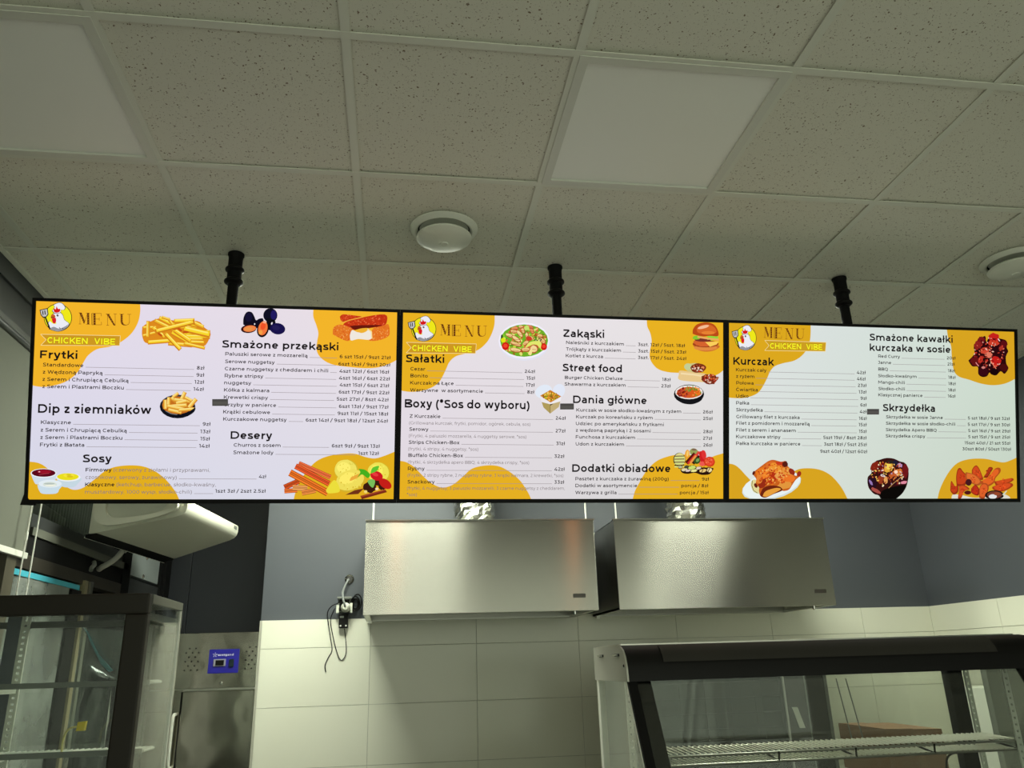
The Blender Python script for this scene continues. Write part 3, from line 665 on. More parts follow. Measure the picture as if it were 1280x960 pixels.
rows(I, 4, .0121, [('Pasztet z kurczaka z żurawiną (200g)', 122, 824, 573, '9zł', 733, 768), ('Dodatki w asortymencie', 122, 857, 421, 'porcja / 8zł', 634, 765), ('Warzywa z grilla', 122, 891, 321, 'porcja / 15zł', 627, 767)]); finish(I, 1)
# right screen
I = Ink(); heading(I, 5, 'Kurczak', 65, 247, 265, .0285)
rows(I, 5, .0127, [('Kurczak cały', 78, 280, 228, '42zł', 675, 720), ('z ryżem', 79, 312, 169, '46zł', 676, 720), ('Połowa', 80, 345, 165, '23zł', 681, 725), ('Ćwiartka', 79, 378, 186, '13zł', 686, 725), ('Udko', 79, 410, 141, '9zł', 695, 727), ('Pałka', 80, 444, 144, '6zł', 695, 727), ('Skrzydełka', 80, 478, 211, '4zł', 692, 727), ('Grillowany filet z kurczaka', 81, 512, 394, '16zł', 689, 729), ('Filet z pomidorem i mozzarellą', 81, 544, 444, '15zł', 688, 729), ('Filet z serem i ananasem', 81, 578, 376, '15zł', 690, 729), ('Kurczakowe stripy', 81, 611, 300, '5szt 19zł / 8szt 28zł', 513, 729), ('Pałka kurczaka w panierce', 81, 645, 399, '3szt 18zł / 5szt 25zł', 517, 731), ('', 80, 681, 90, '9szt 40zł / 12szt 60zł', 498, 733)]); finish(I, 2)
I = Ink(); heading(I, 6, 'Smażone kawałki', 37, 106, 451, .0270); heading(I, 6, 'kurczaka w sosie', 38, 157, 441, .0270)
rows(I, 6, .0120, [('Red Curry', 81, 191, 189, '20zł', 423, 468), ('Janne', 81, 222, 146, '21zł', 427, 464), ('BBQ', 82, 255, 130, '18zł', 430, 466), ('Słodko-kwaśnym', 82, 288, 274, '18zł', 432, 470), ('Mango-chili', 83, 320, 215, '18zł', 433, 471), ('Słodko-chili', 84, 352, 216, '18zł', 433, 471), ('Klasycznej panierce', 84, 383, 305, '16zł', 432, 471)]); finish(I, 2)
I = Ink(); heading(I, 6, 'Skrzydełka', 108, 457, 369, .0280)
rows(I, 6, .0120, [('Skrzydełka w sosie Janne', 124, 493, 409, '5 szt 18zł / 9 szt 32zł', 535, 747), ('Skrzydełka w sosie słodko-chili', 124, 525, 472, '5 szt 17zł / 9 szt 30zł', 535, 749), ('Skrzydełka Apero BBQ', 124, 557, 379, '5 szt 16zł / 9 szt 29zł', 538, 751), ('Skrzydełka crispy', 124, 588, 322, '5 szt 15zł / 9 szt 25zł', 539, 751), ('', 124, 619, 130, '15szt 40zł / 21 szt 55zł', 521, 752), ('', 124, 650, 130, '30szt 80zł / 50szt 130zł', 511, 757)]); finish(I, 2)

# ---- small grey on-screen tags
for k, (u0, v0, u1, v1) in enumerate([(266, 497.5, 286, 506), (701.5, 505, 718.5, 512.5), (1082, 511.5, 1097, 518.5)]):
    i = Ink(); h = HOM[k]
    i.face([h(u0, v1), h(u1, v1), h(u1, v0), h(u0, v0)], (74, 72, 70), .0042)
    i.face([h(u0+1, v1-1.5), h(u1-1, v1-1.5), h(u1-1, v0+3), h(u0+1, v0+3)], (86, 84, 80), .0043)
    i.done('grey_tag', SCR[k][1], 'small dark grey rectangular tag')

# ------------------------------------------------------------------ pictures shown on the screens
class Art:
    def __init__(s, k, ou, ov, sc, seed=1):
        s.k, s.o, s.s, s.h = k, (ou, ov), (sc if isinstance(sc, tuple) else (sc, sc)), HOM[k]; s.ink = Ink(); s.z = .0005; s.r = random.Random(seed)
    def P(s, X, Y): return s.h(s.o[0]+X/s.s[0], s.o[1]+Y/s.s[1])
    def poly(s, pts, col, smooth=False):
        s.z += .000015
        q = [s.P(*p) for p in pts]
        if smooth: q = spline(q+[q[0]], 4)[:-1]
        xa, xb, ya, yb = SCR[s.k][2]
        s.ink.face([(min(max(x, xa), xb), min(max(y, ya), yb)) for x, y in q], col, s.z)
    def ell(s, cx, cy, rx, ry, col, rot=0, jag=0, n=20):
        a = math.radians(rot); pts = []
        for i in range(n):
            t = 2*PI*i/n; j = 1+s.r.uniform(-jag, jag)
            x, y = rx*math.cos(t)*j, ry*math.sin(t)*j
            pts.append((cx+x*math.cos(a)-y*math.sin(a), cy+x*math.sin(a)+y*math.cos(a)))
        s.poly(pts, col)
    def strip(s, pts, w, col, w2=None):
        w2 = w if w2 is None else w2
        n = len(pts); L = []; R = []
        for i, (x, y) in enumerate(pts):
            a = pts[max(0, i-1)]; b = pts[min(n-1, i+1)]; dx, dy = b[0]-a[0], b[1]-a[1]; d = math.hypot(dx, dy) or 1
            ww = (w+(w2-w)*i/(n-1))/2
            L.append((x-dy/d*ww, y+dx/d*ww)); R.append((x+dy/d*ww, y-dx/d*ww))
        s.poly(L+R[::-1], col)
    def fry(s, x0, y0, x1, y1, w, top=(250, 214, 60), edge=(206, 128, 22), hi=(255, 236, 120)):
        s.strip([(x0, y0), (x1, y1)], w, edge)
        dx, dy = x1-x0, y1-y0; d = math.hypot(dx, dy); nx, ny = dy/d, -dx/d
        if ny > 0: nx, ny = -nx, -ny
        o = w*.13
        s.strip([(x0+dx*.02+nx*o, y0+dy*.02+ny*o), (x1-dx*.02+nx*o, y1-dy*.02+ny*o)], w*.66, top)
        s.strip([(x0+dx*.06+nx*w*.26, y0+dy*.06+ny*w*.26), (x1-dx*.08+nx*w*.26, y1-dy*.08+ny*w*.26)], w*.22, hi)
    def crumbs(s, cx, cy, rx, ry, n, cols, size, rot=0, inside=None):
        a = math.radians(rot)
        for _ in range(n):
            t = s.r.uniform(0, 2*PI); q = math.sqrt(s.r.random()); x, y = rx*q*math.cos(t), ry*q*math.sin(t)
            s.ell(cx+x*math.cos(a)-y*math.sin(a), cy+x*math.sin(a)+y*math.cos(a), size*s.r.uniform(.5, 1.2), size*s.r.uniform(.35, .8), s.r.choice(cols), s.r.uniform(0, 180), .2, 7)
    def done(s, label, name='picture'): return s.ink.done(name, SCR[s.k][1], label)

# french fries
a = Art(0, 170, 380, 11.636)
a.poly([(90, 320), (180, 260), (340, 200), (560, 230), (900, 240), (1000, 330), (1085, 400), (1080, 480), (980, 610), (700, 600), (500, 530), (170, 560), (90, 460)], (222, 140, 30), True)
for f in [(100, 330, 300, 330, 46), (95, 450, 300, 400, 44), (240, 330, 420, 470, 60), (650, 330, 900, 330, 60), (700, 420, 1090, 400, 60), (720, 460, 1085, 470, 60), (600, 240, 990, 330, 60), (560, 240, 860, 230, 60), (470, 560, 820, 590, 60), (640, 500, 990, 500, 50), (700, 350, 1080, 440, 90), (180, 235, 175, 470, 56), (170, 545, 520, 520, 62), (340, 190, 560, 300, 60), (270, 230, 620, 400, 62), (520, 400, 800, 560, 70), (800, 540, 1000, 550, 50), (700, 560, 1010, 630, 46), (840, 260, 990, 330, 60), (560, 370, 800, 530, 66), (280, 390, 860, 250, 66), (420, 410, 650, 650, 62), (470, 200, 540, 290, 40), (380, 180, 500, 220, 40)]:
    t = a.r.randint(-10, 6); a.fry(*f, top=(248+min(t, 0), 206+t*2, 44), edge=(214, 132, 30))
for x, y in ((350, 430), (560, 350), (730, 400), (640, 360)): a.ell(x, y, 45, 16, (196, 84, 22), a.r.uniform(-20, 40))
a.fry(290, 385, 850, 252, 62); a.fry(430, 420, 648, 648, 60)
a.done('picture of a pile of french fries', 'food_picture')
# fries in black bowl
a = Art(0, 190, 480, 12.8, 2)
a.ell(405, 340, 290, 190, (18, 20, 30)); a.ell(405, 300, 255, 150, (60, 62, 66)); a.ell(405, 320, 250, 140, (196, 110, 30))
for f in [(330, 190, 420, 125, 50), (470, 230, 530, 110, 62), (200, 230, 200, 380, 60), (300, 200, 380, 260, 60), (340, 230, 620, 260, 60), (270, 190, 260, 350, 60), (380, 290, 560, 250, 60), (520, 190, 640, 250, 50), (280, 340, 560, 320, 64), (230, 330, 520, 390, 60), (250, 390, 470, 440, 56), (590, 360, 710, 220, 66), (420, 400, 680, 380, 54)]:
    a.fry(*f, top=(246, 204, 92), edge=(214, 140, 40), hi=(252, 230, 150))
a.poly([(180, 400), (300, 455), (420, 470), (560, 440), (690, 360), (680, 420), (600, 480), (480, 520), (380, 525), (260, 490), (190, 440)], (14, 16, 26), True)
a.strip([(215, 412), (300, 455), (400, 470)], 12, (120, 124, 124)); a.done('picture of fries in a black bowl', 'food_picture')
# dark nuggets
a = Art(0, 290, 380, 16, 3)
a.poly([(240, 400), (245, 280), (290, 180), (350, 148), (420, 170), (465, 250), (500, 320), (560, 290), (640, 290), (640, 400), (560, 480), (300, 430)], (14, 13, 30), True)
a.ell(785, 225, 142, 140, (16, 15, 34)); a.ell(850, 220, 60, 95, (32, 26, 96)); a.poly([(700, 280), (880, 330), (860, 500), (740, 500)], (12, 14, 20), True)
a.ell(930, 490, 155, 112, (24, 18, 74), 8); a.ell(900, 470, 80, 50, (36, 30, 84), 10); a.ell(350, 260, 70, 90, (22, 18, 50))
a.ell(350, 490, 156, 82, (56, 14, 14), -4); a.ell(370, 485, 130, 62, (240, 132, 72), -6); a.ell(350, 490, 80, 34, (232, 150, 74), -6)
a.ell(635, 495, 118, 165, (20, 10, 18), 14); a.ell(635, 480, 92, 140, (242, 120, 60), 14); a.ell(640, 440, 50, 70, (240, 84, 40), 14); a.ell(590, 560, 40, 46, (244, 160, 70), 10); a.ell(670, 360, 40, 24, (250, 170, 130), 10)
a.ell(470, 395, 14, 16, (232, 226, 232)); a.ell(815, 385, 16, 26, (232, 226, 232), 20)
a.done('picture of dark breaded nuggets cut open', 'food_picture')
# mozzarella sticks
a = Art(0, 410, 380, 14.22, 4)
def stick(pts, base, spec, n, size, dark=(120, 40, 20)):
    a.poly(pts, base, True)
    xs_ = [p[0] for p in pts]; ys_ = [p[1] for p in pts]
    def ins(x, y):
        c = False; j = len(pts)-1
        for i in range(len(pts)):
            if (pts[i][1] > y) != (pts[j][1] > y) and x < (pts[j][0]-pts[i][0])*(y-pts[i][1])/(pts[j][1]-pts[i][1])+pts[i][0]: c = not c
            j = i
        return c
    m = 0
    while m < n:
        x, y = a.r.uniform(min(xs_), max(xs_)), a.r.uniform(min(ys_), max(ys_))
        if ins(x, y): a.ell(x, y, size*a.r.uniform(.5, 1.2), size*a.r.uniform(.4, 1), a.r.choice(spec), a.r.uniform(0, 180), .2, 6); m += 1
RD = [(206, 52, 20), (226, 84, 40), (240, 120, 70), (180, 40, 16), (214, 66, 26)]
OR_ = [(238, 140, 50), (226, 110, 34), (214, 92, 26), (246, 170, 90), (232, 130, 30)]
stick([(225, 230), (290, 190), (480, 210), (620, 235), (520, 290), (280, 320)], (200, 60, 24), RD, 60, 12)
stick([(285, 390), (330, 330), (600, 250), (1020, 195), (1060, 330), (980, 400), (700, 440), (520, 470), (380, 430)], (196, 54, 22), RD, 200, 13)
a.poly([(400, 400), (560, 385), (980, 385), (700, 440), (520, 468)], (104, 24, 14), True)
a.strip([(230, 350), (420, 290), (640, 240)], 16, (240, 170, 60))
stick([(105, 540), (120, 420), (240, 370), (420, 430), (460, 520), (400, 650), (300, 640), (160, 570)], (226, 118, 38), OR_, 120, 12)
stick([(820, 440), (980, 400), (1080, 370), (1110, 450), (1100, 570), (960, 640), (800, 660), (740, 620)], (228, 116, 36), OR_, 120, 12)
a.poly([(410, 560), (450, 470), (560, 510), (700, 470), (790, 500), (800, 600), (740, 640), (560, 625), (430, 650)], (240, 232, 222), True)
a.poly([(500, 470), (620, 440), (740, 440), (690, 500), (600, 520)], (240, 178, 50), True); a.strip([(720, 450), (790, 500), (800, 620)], 22, (250, 220, 150))
a.done('picture of breaded cheese sticks', 'food_picture')
# churros and ice cream
a = Art(0, 350, 565, 8.533, 5)
def churro(p, q, w, c=(214, 92, 36)):
    a.strip([p, q], w, tuple(int(x*.72) for x in c))
    dx, dy = q[0]-p[0], q[1]-p[1]; d = math.hypot(dx, dy); nx, ny = -dy/d, dx/d
    for o, g in ((-.3, 1.12), (0, .98), (.28, 1.18)):
        a.strip([(p[0]+nx*w*o, p[1]+ny*w*o), (q[0]+nx*w*o, q[1]+ny*w*o)], w*.2, tuple(min(255, int(x*g)) for x in c))
churro((60, 370), (220, 300), 60, (196, 76, 30)); churro((60, 410), (200, 400), 50, (220, 110, 50)); churro((150, 370), (310, 380), 60, (226, 150, 84)); churro((250, 430), (400, 400), 56, (222, 130, 60))
churro((215, 110), (560, 260), 50, (226, 106, 60)); churro((180, 140), (545, 330), 62, (216, 84, 40)); churro((120, 210), (530, 430), 76, (224, 110, 36))
def scoop(cx, cy, rx, ry, rot, c, sh):
    a.ell(cx, cy, rx, ry, sh, rot); a.ell(cx-rx*.06, cy-ry*.08, rx*.92, ry*.9, c, rot, .02); a.ell(cx-rx*.2, cy-ry*.25, rx*.55, ry*.5, tuple(min(255, x+14) for x in c), rot, .08)
    a.crumbs(cx, cy, rx*.8, ry*.8, 34, [tuple(max(0, x-16) for x in c), tuple(min(255, x+10) for x in c), sh], 9)
scoop(1080, 220, 125, 120, 20, (238, 226, 84), (214, 184, 40)); scoop(730, 190, 130, 120, 10, (240, 226, 100), (210, 186, 50)); scoop(780, 300, 170, 118, -18, (240, 222, 92), (214, 178, 44))
a.poly([(510, 400), (560, 330), (600, 290), (640, 330), (660, 410), (600, 430), (530, 430)], (236, 222, 60), True)
a.poly([(780, 260), (900, 210), (860, 260), (770, 300)], (236, 170, 60), True)
for x, y, r_ in ((985, 370, 72), (1060, 310, 50), (1120, 360, 46)): a.ell(x, y, r_, r_*.8, (58, 26, 14), 0, .1)
a.ell(1055, 245, 70, 50, (206, 26, 34), 20); a.ell(1150, 330, 76, 46, (196, 30, 24), 35); a.ell(1040, 230, 36, 18, (232, 60, 60), 20)
a.poly([(860, 170), (930, 180), (985, 230), (960, 270), (900, 230), (850, 260), (880, 210)], (70, 176, 30), True); a.poly([(990, 220), (1010, 160), (1080, 138), (1060, 190), (1010, 215)], (96, 196, 50), True)
a.poly([(955, 300), (1000, 280), (1040, 300), (1020, 370), (985, 350)], (120, 190, 90), True)
a.poly([(720, 450), (820, 400), (920, 380), (860, 440)], (112, 50, 24)); a.poly([(880, 460), (1150, 390), (1170, 420), (900, 505)], (122, 42, 24)); a.poly([(880, 460), (1150, 390), (1155, 402), (890, 474)], (160, 70, 40))
a.ell(1060, 385, 18, 14, (250, 220, 170)); a.ell(940, 415, 18, 16, (240, 214, 120)); a.done('picture of churros and yellow ice cream', 'food_picture')
# sauce cups
a = Art(0, 20, 570, 14.22, 6)
a.poly([(180, 290), (240, 440), (300, 490), (560, 480), (620, 420), (655, 290)], (206, 220, 232), True); a.ell(418, 288, 238, 84, (238, 240, 246)); a.ell(418, 284, 218, 70, (92, 8, 26)); a.ell(430, 262, 130, 36, (150, 20, 40)); a.ell(340, 262, 16, 10, (240, 180, 190)); a.strip([(330, 320), (430, 300), (520, 290)], 9, (170, 60, 70))
a.poly([(640, 370), (720, 500), (800, 540), (960, 540), (1040, 480), (1090, 370)], (198, 216, 226), True); a.ell(868, 362, 226, 76, (236, 240, 244)); a.ell(862, 352, 200, 64, (234, 222, 30)); a.ell(880, 330, 100, 34, (246, 228, 60)); a.ell(900, 350, 60, 16, (222, 190, 30)); a.ell(880, 318, 46, 16, (214, 200, 30))
a.poly([(300, 500), (330, 600), (400, 660), (640, 655), (700, 580), (745, 480)], (200, 220, 232), True); a.ell(535, 478, 212, 72, (226, 236, 242)); a.ell(530, 490, 130, 46, (216, 226, 216)); a.ell(520, 478, 100, 16, (180, 192, 186)); a.ell(540, 508, 100, 16, (240, 242, 226))
a.done('picture of red, yellow and white sauce cups', 'food_picture')
# salad
a = Art(1, 620, 400, 16, 7)
a.ell(590, 450, 515, 380, (226, 226, 240)); a.ell(585, 430, 505, 360, (244, 240, 250)); a.ell(585, 430, 475, 322, (112, 176, 40))
a.crumbs(585, 430, 440, 290, 170, [(130, 200, 50), (190, 224, 70), (160, 90, 30), (226, 226, 120), (210, 110, 60), (96, 150, 30)], 42)
for x, y, rx, ry, rot in ((380, 250, 75, 40, 10), (500, 300, 90, 42, 50), (560, 230, 70, 36, 70), (300, 330, 90, 40, 20), (430, 400, 110, 44, 35), (420, 500, 120, 40, 20), (640, 330, 60, 36, 80), (700, 380, 80, 40, 10), (740, 240, 70, 40, 60), (400, 190, 80, 34, -5), (620, 480, 70, 44, -30), (420, 620, 120, 46, 10), (780, 600, 80, 90, 30), (620, 610, 90, 50, 0), (950, 440, 70, 50, 40), (900, 340, 60, 40, 10), (700, 160, 70, 36, 20), (520, 160, 50, 34, 0)):
    a.ell(x, y, rx, ry, (176, 84, 44), rot, .08); a.ell(x-5, y-6, rx*.84, ry*.7, a.r.choice([(238, 196, 130), (232, 150, 96), (244, 214, 150), (222, 130, 90)]), rot, .08); a.strip([(x-rx*.5, y+4), (x+rx*.5, y+12)], 8, (168, 90, 40))
for x, y, r_ in ((215, 540, 72), (975, 555, 62)): a.ell(x, y, r_, r_*1.1, (208, 26, 20)); a.ell(x, y-8, r_*.6, r_*.55, (240, 70, 44))
a.ell(680, 390, 60, 46, (206, 60, 40), 20, .1); a.poly([(600, 580), (680, 470), (820, 440), (920, 470), (900, 580), (800, 500)], (226, 232, 110), True); a.poly([(660, 700), (710, 600), (750, 620), (720, 720)], (244, 226, 150), True)
a.ell(170, 420, 46, 50, (222, 232, 20), 0, .15); a.ell(630, 180, 50, 50, (200, 226, 110), 0, .15); a.ell(140, 350, 16, 40, (30, 40, 20)); a.crumbs(860, 410, 70, 40, 16, [(40, 40, 20), (230, 220, 190), (60, 60, 30)], 16)
a.done('picture of a chicken salad on white plate', 'food_picture')
# burger, wraps, rice bowl
a = Art(1, 830, 395, 8.348, 8)
a.poly([(290, 310), (330, 360), (420, 385), (520, 370), (560, 320)], (206, 112, 44), True); a.ell(425, 345, 120, 30, (226, 140, 66))
a.ell(425, 305, 135, 36, (160, 66, 28)); a.ell(380, 300, 80, 30, (214, 100, 46), 10, .1); a.poly([(420, 285), (560, 280), (540, 310), (470, 335)], (250, 206, 90)); a.ell(400, 262, 90, 20, (120, 50, 40))
a.ell(330, 240, 46, 20, (130, 200, 50), 0, .2); a.ell(500, 240, 66, 26, (150, 214, 60), -5, .2); a.strip([(340, 232), (450, 250), (560, 262)], 18, (238, 170, 100))
a.poly([(290, 200), (295, 150), (340, 100), (430, 82), (510, 105), (552, 170), (550, 225), (470, 222), (400, 228), (330, 215)], (186, 74, 24), True); a.poly([(330, 150), (380, 110), (460, 105), (520, 140), (530, 190), (430, 200), (350, 190)], (214, 104, 40), True); a.ell(400, 130, 60, 16, (244, 190, 150), -14); a.ell(450, 190, 70, 18, (232, 130, 50))
a.ell(320, 555, 105, 52, (206, 196, 130), 2); a.ell(245, 540, 40, 34, (196, 206, 150)); a.ell(350, 555, 78, 48, (126, 50, 24), 0, .08); a.crumbs(350, 555, 62, 36, 40, [(240, 220, 200), (186, 60, 30), (90, 30, 16), (230, 140, 90), (160, 80, 60)], 13)
a.poly([(150, 620), (165, 580), (300, 600), (440, 620), (450, 690), (380, 700), (160, 678)], (232, 200, 140), True); a.strip([(170, 610), (300, 622), (400, 640)], 18, (244, 220, 170)); a.ell(470, 670, 84, 50, (120, 46, 24), 8, .15); a.crumbs(480, 665, 80, 42, 50, [(236, 200, 180), (190, 70, 40), (110, 30, 20), (230, 120, 60), (170, 50, 40)], 13)
a.ell(255, 825, 156, 100, (24, 22, 24)); a.ell(255, 805, 142, 72, (240, 236, 230)); a.ell(255, 805, 128, 58, (210, 90, 34), 0, .08)
a.crumbs(200, 810, 70, 44, 40, [(150, 40, 26), (120, 26, 20), (190, 70, 50)], 15); a.crumbs(310, 800, 70, 46, 50, [(236, 120, 30), (220, 90, 30), (244, 160, 80), (100, 140, 40)], 13)
a.poly([(105, 830), (170, 870), (260, 885), (350, 865), (408, 825), (380, 890), (310, 925), (250, 930), (180, 915), (130, 875)], (20, 20, 24), True)
for p in ((230, 760, 250, 800), (260, 745, 250, 800), (290, 730, 300, 780), (240, 740, 215, 790)): a.strip([p[:2], p[2:]], 8, (130, 160, 60))
a.done('picture of a burger, wraps and a rice bowl', 'food_picture')
# box with fries
a = Art(1, 660, 470, 16, 9)
a.ell(340, 320, 170, 130, (226, 234, 246), -20); a.ell(640, 310, 120, 140, (226, 232, 246), 20)
a.poly([(270, 405), (470, 290), (690, 420), (480, 540)], (206, 130, 40)); a.crumbs(475, 415, 150, 78, 90, [(240, 190, 60), (232, 150, 50), (150, 90, 30), (190, 200, 40), (250, 214, 120), (120, 130, 30)], 22)
a.poly([(300, 530), (470, 575), (470, 760), (340, 640)], (176, 156, 90)); a.poly([(470, 575), (670, 520), (640, 630), (470, 760)], (196, 174, 122)); a.poly([(470, 575), (540, 560), (470, 605)], (60, 44, 26)); a.poly([(270, 410), (480, 545), (470, 575), (300, 530), (280, 470)], (236, 232, 236)); a.poly([(480, 545), (690, 425), (670, 520), (470, 575)], (240, 236, 240)); a.strip([(470, 570), (470, 755)], 8, (120, 96, 40))
a.done('picture of a takeaway box of food', 'food_picture')
# grilled vegetables
a = Art(1, 830, 550, 16, 10)
a.poly([(330, 600), (500, 560), (950, 560), (960, 620), (900, 690), (750, 700), (620, 660), (480, 680), (370, 660)], (40, 18, 14), True)
a.ell(310, 400, 120, 140, (50, 44, 30)); a.ell(315, 395, 108, 128, (224, 214, 140))
for y in (330, 390, 450, 510): a.strip([(212, y), (410, y-4)], 16, (50, 34, 20)); a.strip([(215, y+30), (412, y+26)], 24, (206, 220, 130))
a.ell(465, 290, 46, 90, (236, 160, 50), 5); a.ell(470, 280, 22, 60, (250, 206, 110), 5); a.ell(590, 240, 80, 66, (150, 160, 90), 0, .1); a.ell(600, 200, 50, 20, (130, 100, 80))
a.strip([(620, 280), (450, 470)], 80, (90, 20, 16)); a.strip([(630, 300), (480, 480)], 44, (206, 50, 40)); a.strip([(660, 300), (530, 470)], 50, (236, 150, 70)); a.strip([(700, 320), (580, 480)], 60, (60, 20, 14)); a.ell(660, 420, 70, 60, (50, 80, 30), -40); a.ell(670, 410, 30, 40, (120, 160, 90), 40)
a.strip([(740, 230), (800, 520)], 110, (206, 30, 34)); a.strip([(700, 240), (640, 320)], 50, (220, 70, 60)); a.ell(790, 300, 50, 90, (222, 50, 50), -10, .1); a.ell(760, 480, 60, 46, (236, 90, 80))
a.ell(905, 440, 110, 100, (206, 60, 26), 10, .04); a.ell(900, 435, 88, 78, (232, 76, 46), 10, .06); a.crumbs(900, 435, 70, 60, 20, [(200, 50, 26), (244, 120, 80)], 18)
for x, y, rx, ry, c in ((410, 600, 70, 40, (226, 214, 170)), (560, 560, 90, 50, (200, 220, 110)), (600, 620, 80, 34, (236, 232, 150)), (330, 550, 46, 30, (190, 190, 150)), (480, 620, 60, 30, (220, 200, 190)), (780, 620, 90, 46, (232, 200, 120)), (900, 610, 60, 60, (240, 220, 160)), (690, 570, 60, 36, (226, 206, 190)), (450, 540, 50, 30, (70, 80, 60))):
    a.ell(x, y, rx, ry, (40, 24, 16), -10, .1); a.ell(x, y-4, rx*.84, ry*.74, c, -10, .1)
for x in (760, 840, 880): a.strip([(x+40, 540), (x-10, 650)], 14, (70, 26, 14))
a.done('picture of grilled vegetable slices', 'food_picture')
# roast chicken on plate
a = Art(2, 920, 560, 12.8, 11)
a.ell(575, 605, 480, 220, (210, 224, 222), -14); a.ell(575, 590, 470, 205, (232, 242, 240), -14); a.ell(590, 600, 330, 130, (214, 214, 170), -12)
a.ell(320, 610, 70, 110, (226, 214, 150), -20); a.strip([(270, 520), (262, 600), (290, 680), (350, 720)], 8, (50, 60, 30))
a.poly([(270, 400), (330, 350), (440, 265), (520, 210), (600, 190), (720, 220), (800, 210), (830, 290), (880, 340), (930, 430), (980, 440), (1010, 370), (1045, 400), (1030, 450), (960, 510), (900, 600), (850, 670), (760, 690), (700, 660), (560, 740), (480, 790), (400, 770), (375, 680), (380, 620), (320, 600), (330, 500), (290, 440)], (200, 98, 30), True)
for x, y, rx, ry, c, rot in ((420, 400, 100, 90, (232, 120, 30), -30), (560, 270, 90, 50, (220, 110, 40), -10), (640, 330, 120, 90, (238, 150, 50), 10), (800, 400, 110, 90, (230, 150, 60), 30), (560, 470, 110, 80, (180, 50, 20), -20), (820, 500, 130, 70, (236, 120, 40), -10), (780, 600, 110, 60, (226, 150, 60), -10), (430, 560, 60, 90, (150, 44, 22), 20), (470, 420, 60, 80, (240, 130, 40), 30), (700, 450, 80, 60, (232, 160, 80), 0), (700, 250, 60, 30, (200, 60, 30), 10), (380, 490, 50, 80, (226, 130, 50), 10)):
    a.ell(x, y, rx, ry, c, rot, .1)
a.crumbs(600, 430, 260, 170, 130, [(240, 150, 60), (206, 80, 26), (180, 50, 20), (246, 180, 90), (226, 110, 30)], 20)
a.poly([(390, 740), (440, 640), (560, 600), (700, 620), (740, 680), (600, 740), (480, 795), (410, 780)], (110, 36, 16), True); a.poly([(430, 770), (480, 690), (640, 640), (720, 660), (620, 720), (500, 780)], (232, 160, 60), True)
a.ell(780, 260, 46, 46, (90, 30, 20), 20, .15); a.ell(890, 380, 40, 60, (150, 44, 24), -40, .1); a.ell(1005, 415, 34, 44, (160, 50, 24), 20); a.ell(285, 400, 20, 34, (90, 26, 18), 20); a.ell(320, 600, 24, 40, (100, 30, 20), -30)
a.done('picture of a roast chicken on white plate', 'food_picture')
# glazed ball in bowl
a = Art(2, 1070, 560, 12.8, 12)
a.poly([(185, 560), (190, 470), (245, 410), (250, 330), (310, 220), (370, 195), (480, 165), (600, 175), (700, 220), (780, 245), (830, 340), (845, 440), (820, 600), (760, 720), (680, 800), (600, 850), (430, 850), (370, 770), (290, 740), (210, 650)], (54, 18, 16), True)
a.poly([(380, 760), (430, 690), (560, 640), (800, 600), (770, 700), (690, 790), (600, 850), (430, 850)], (12, 10, 8), True)
for x, y, rx, ry, c, rot in ((300, 300, 60, 90, (130, 36, 20), 30), (400, 330, 60, 100, (110, 24, 18), 20), (520, 310, 70, 90, (226, 170, 60), 0), (520, 290, 40, 60, (244, 214, 90), 0), (660, 400, 80, 60, (214, 120, 50), -20), (600, 450, 60, 50, (190, 90, 40), 0), (790, 380, 50, 110, (110, 24, 26), 0), (270, 560, 70, 100, (40, 16, 30), -10), (240, 560, 20, 50, (150, 120, 180), -30), (400, 520, 60, 60, (150, 60, 30), 0), (480, 520, 30, 60, (226, 160, 90), 0), (700, 540, 90, 60, (60, 12, 24), -20), (770, 560, 50, 24, (226, 140, 160), -10), (320, 690, 90, 30, (170, 80, 70), 30), (430, 450, 40, 20, (226, 206, 200), 20), (700, 290, 40, 40, (190, 140, 190), 30), (560, 230, 80, 30, (40, 36, 30), 0), (630, 250, 40, 50, (30, 30, 50), -30), (640, 390, 30, 30, (250, 220, 200), 0)):
    a.ell(x, y, rx, ry, c, rot, .14)
a.crumbs(510, 420, 260, 210, 120, [(240, 190, 90), (80, 20, 16), (210, 110, 50), (250, 226, 190), (40, 12, 20), (150, 50, 30), (190, 150, 170)], 19)
a.strip([(520, 650), (600, 570), (740, 460)], 10, (190, 150, 90)); a.done('picture of glazed dark meat pieces in a bowl', 'food_picture')
# wings with dip
a = Art(2, 1170, 560, 11.636, 13)
a.poly([(240, 765), (260, 690), (400, 700), (600, 740), (900, 700), (1030, 690), (1050, 765)], (222, 220, 206), True)
def wing(pts, c): a.poly(pts, tuple(int(x*.78) for x in c), True); cx = sum(p[0] for p in pts)/len(pts); cy = sum(p[1] for p in pts)/len(pts); a.poly([(cx+(x-cx)*.8-4, cy+(y-cy)*.8-6) for x, y in pts], c, True); a.crumbs(cx, cy, 46, 46, 14, [tuple(min(255, int(x*1.14)) for x in c), tuple(int(x*.8) for x in c), (196, 50, 20)], 13)
wing([(530, 330), (560, 280), (600, 262), (640, 310), (680, 400), (700, 470), (620, 470), (540, 400)], (206, 74, 30))
wing([(700, 440), (750, 370), (770, 300), (810, 285), (840, 310), (800, 380), (760, 440)], (170, 54, 26))
wing([(310, 560), (300, 430), (320, 320), (360, 300), (400, 350), (480, 430), (460, 520), (400, 570)], (198, 66, 26))
wing([(440, 360), (560, 390), (640, 450), (680, 520), (620, 560), (520, 520), (440, 450)], (222, 110, 46))
wing([(660, 500), (780, 420), (870, 310), (940, 300), (950, 360), (880, 450), (860, 520), (760, 580), (690, 560)], (226, 100, 36))
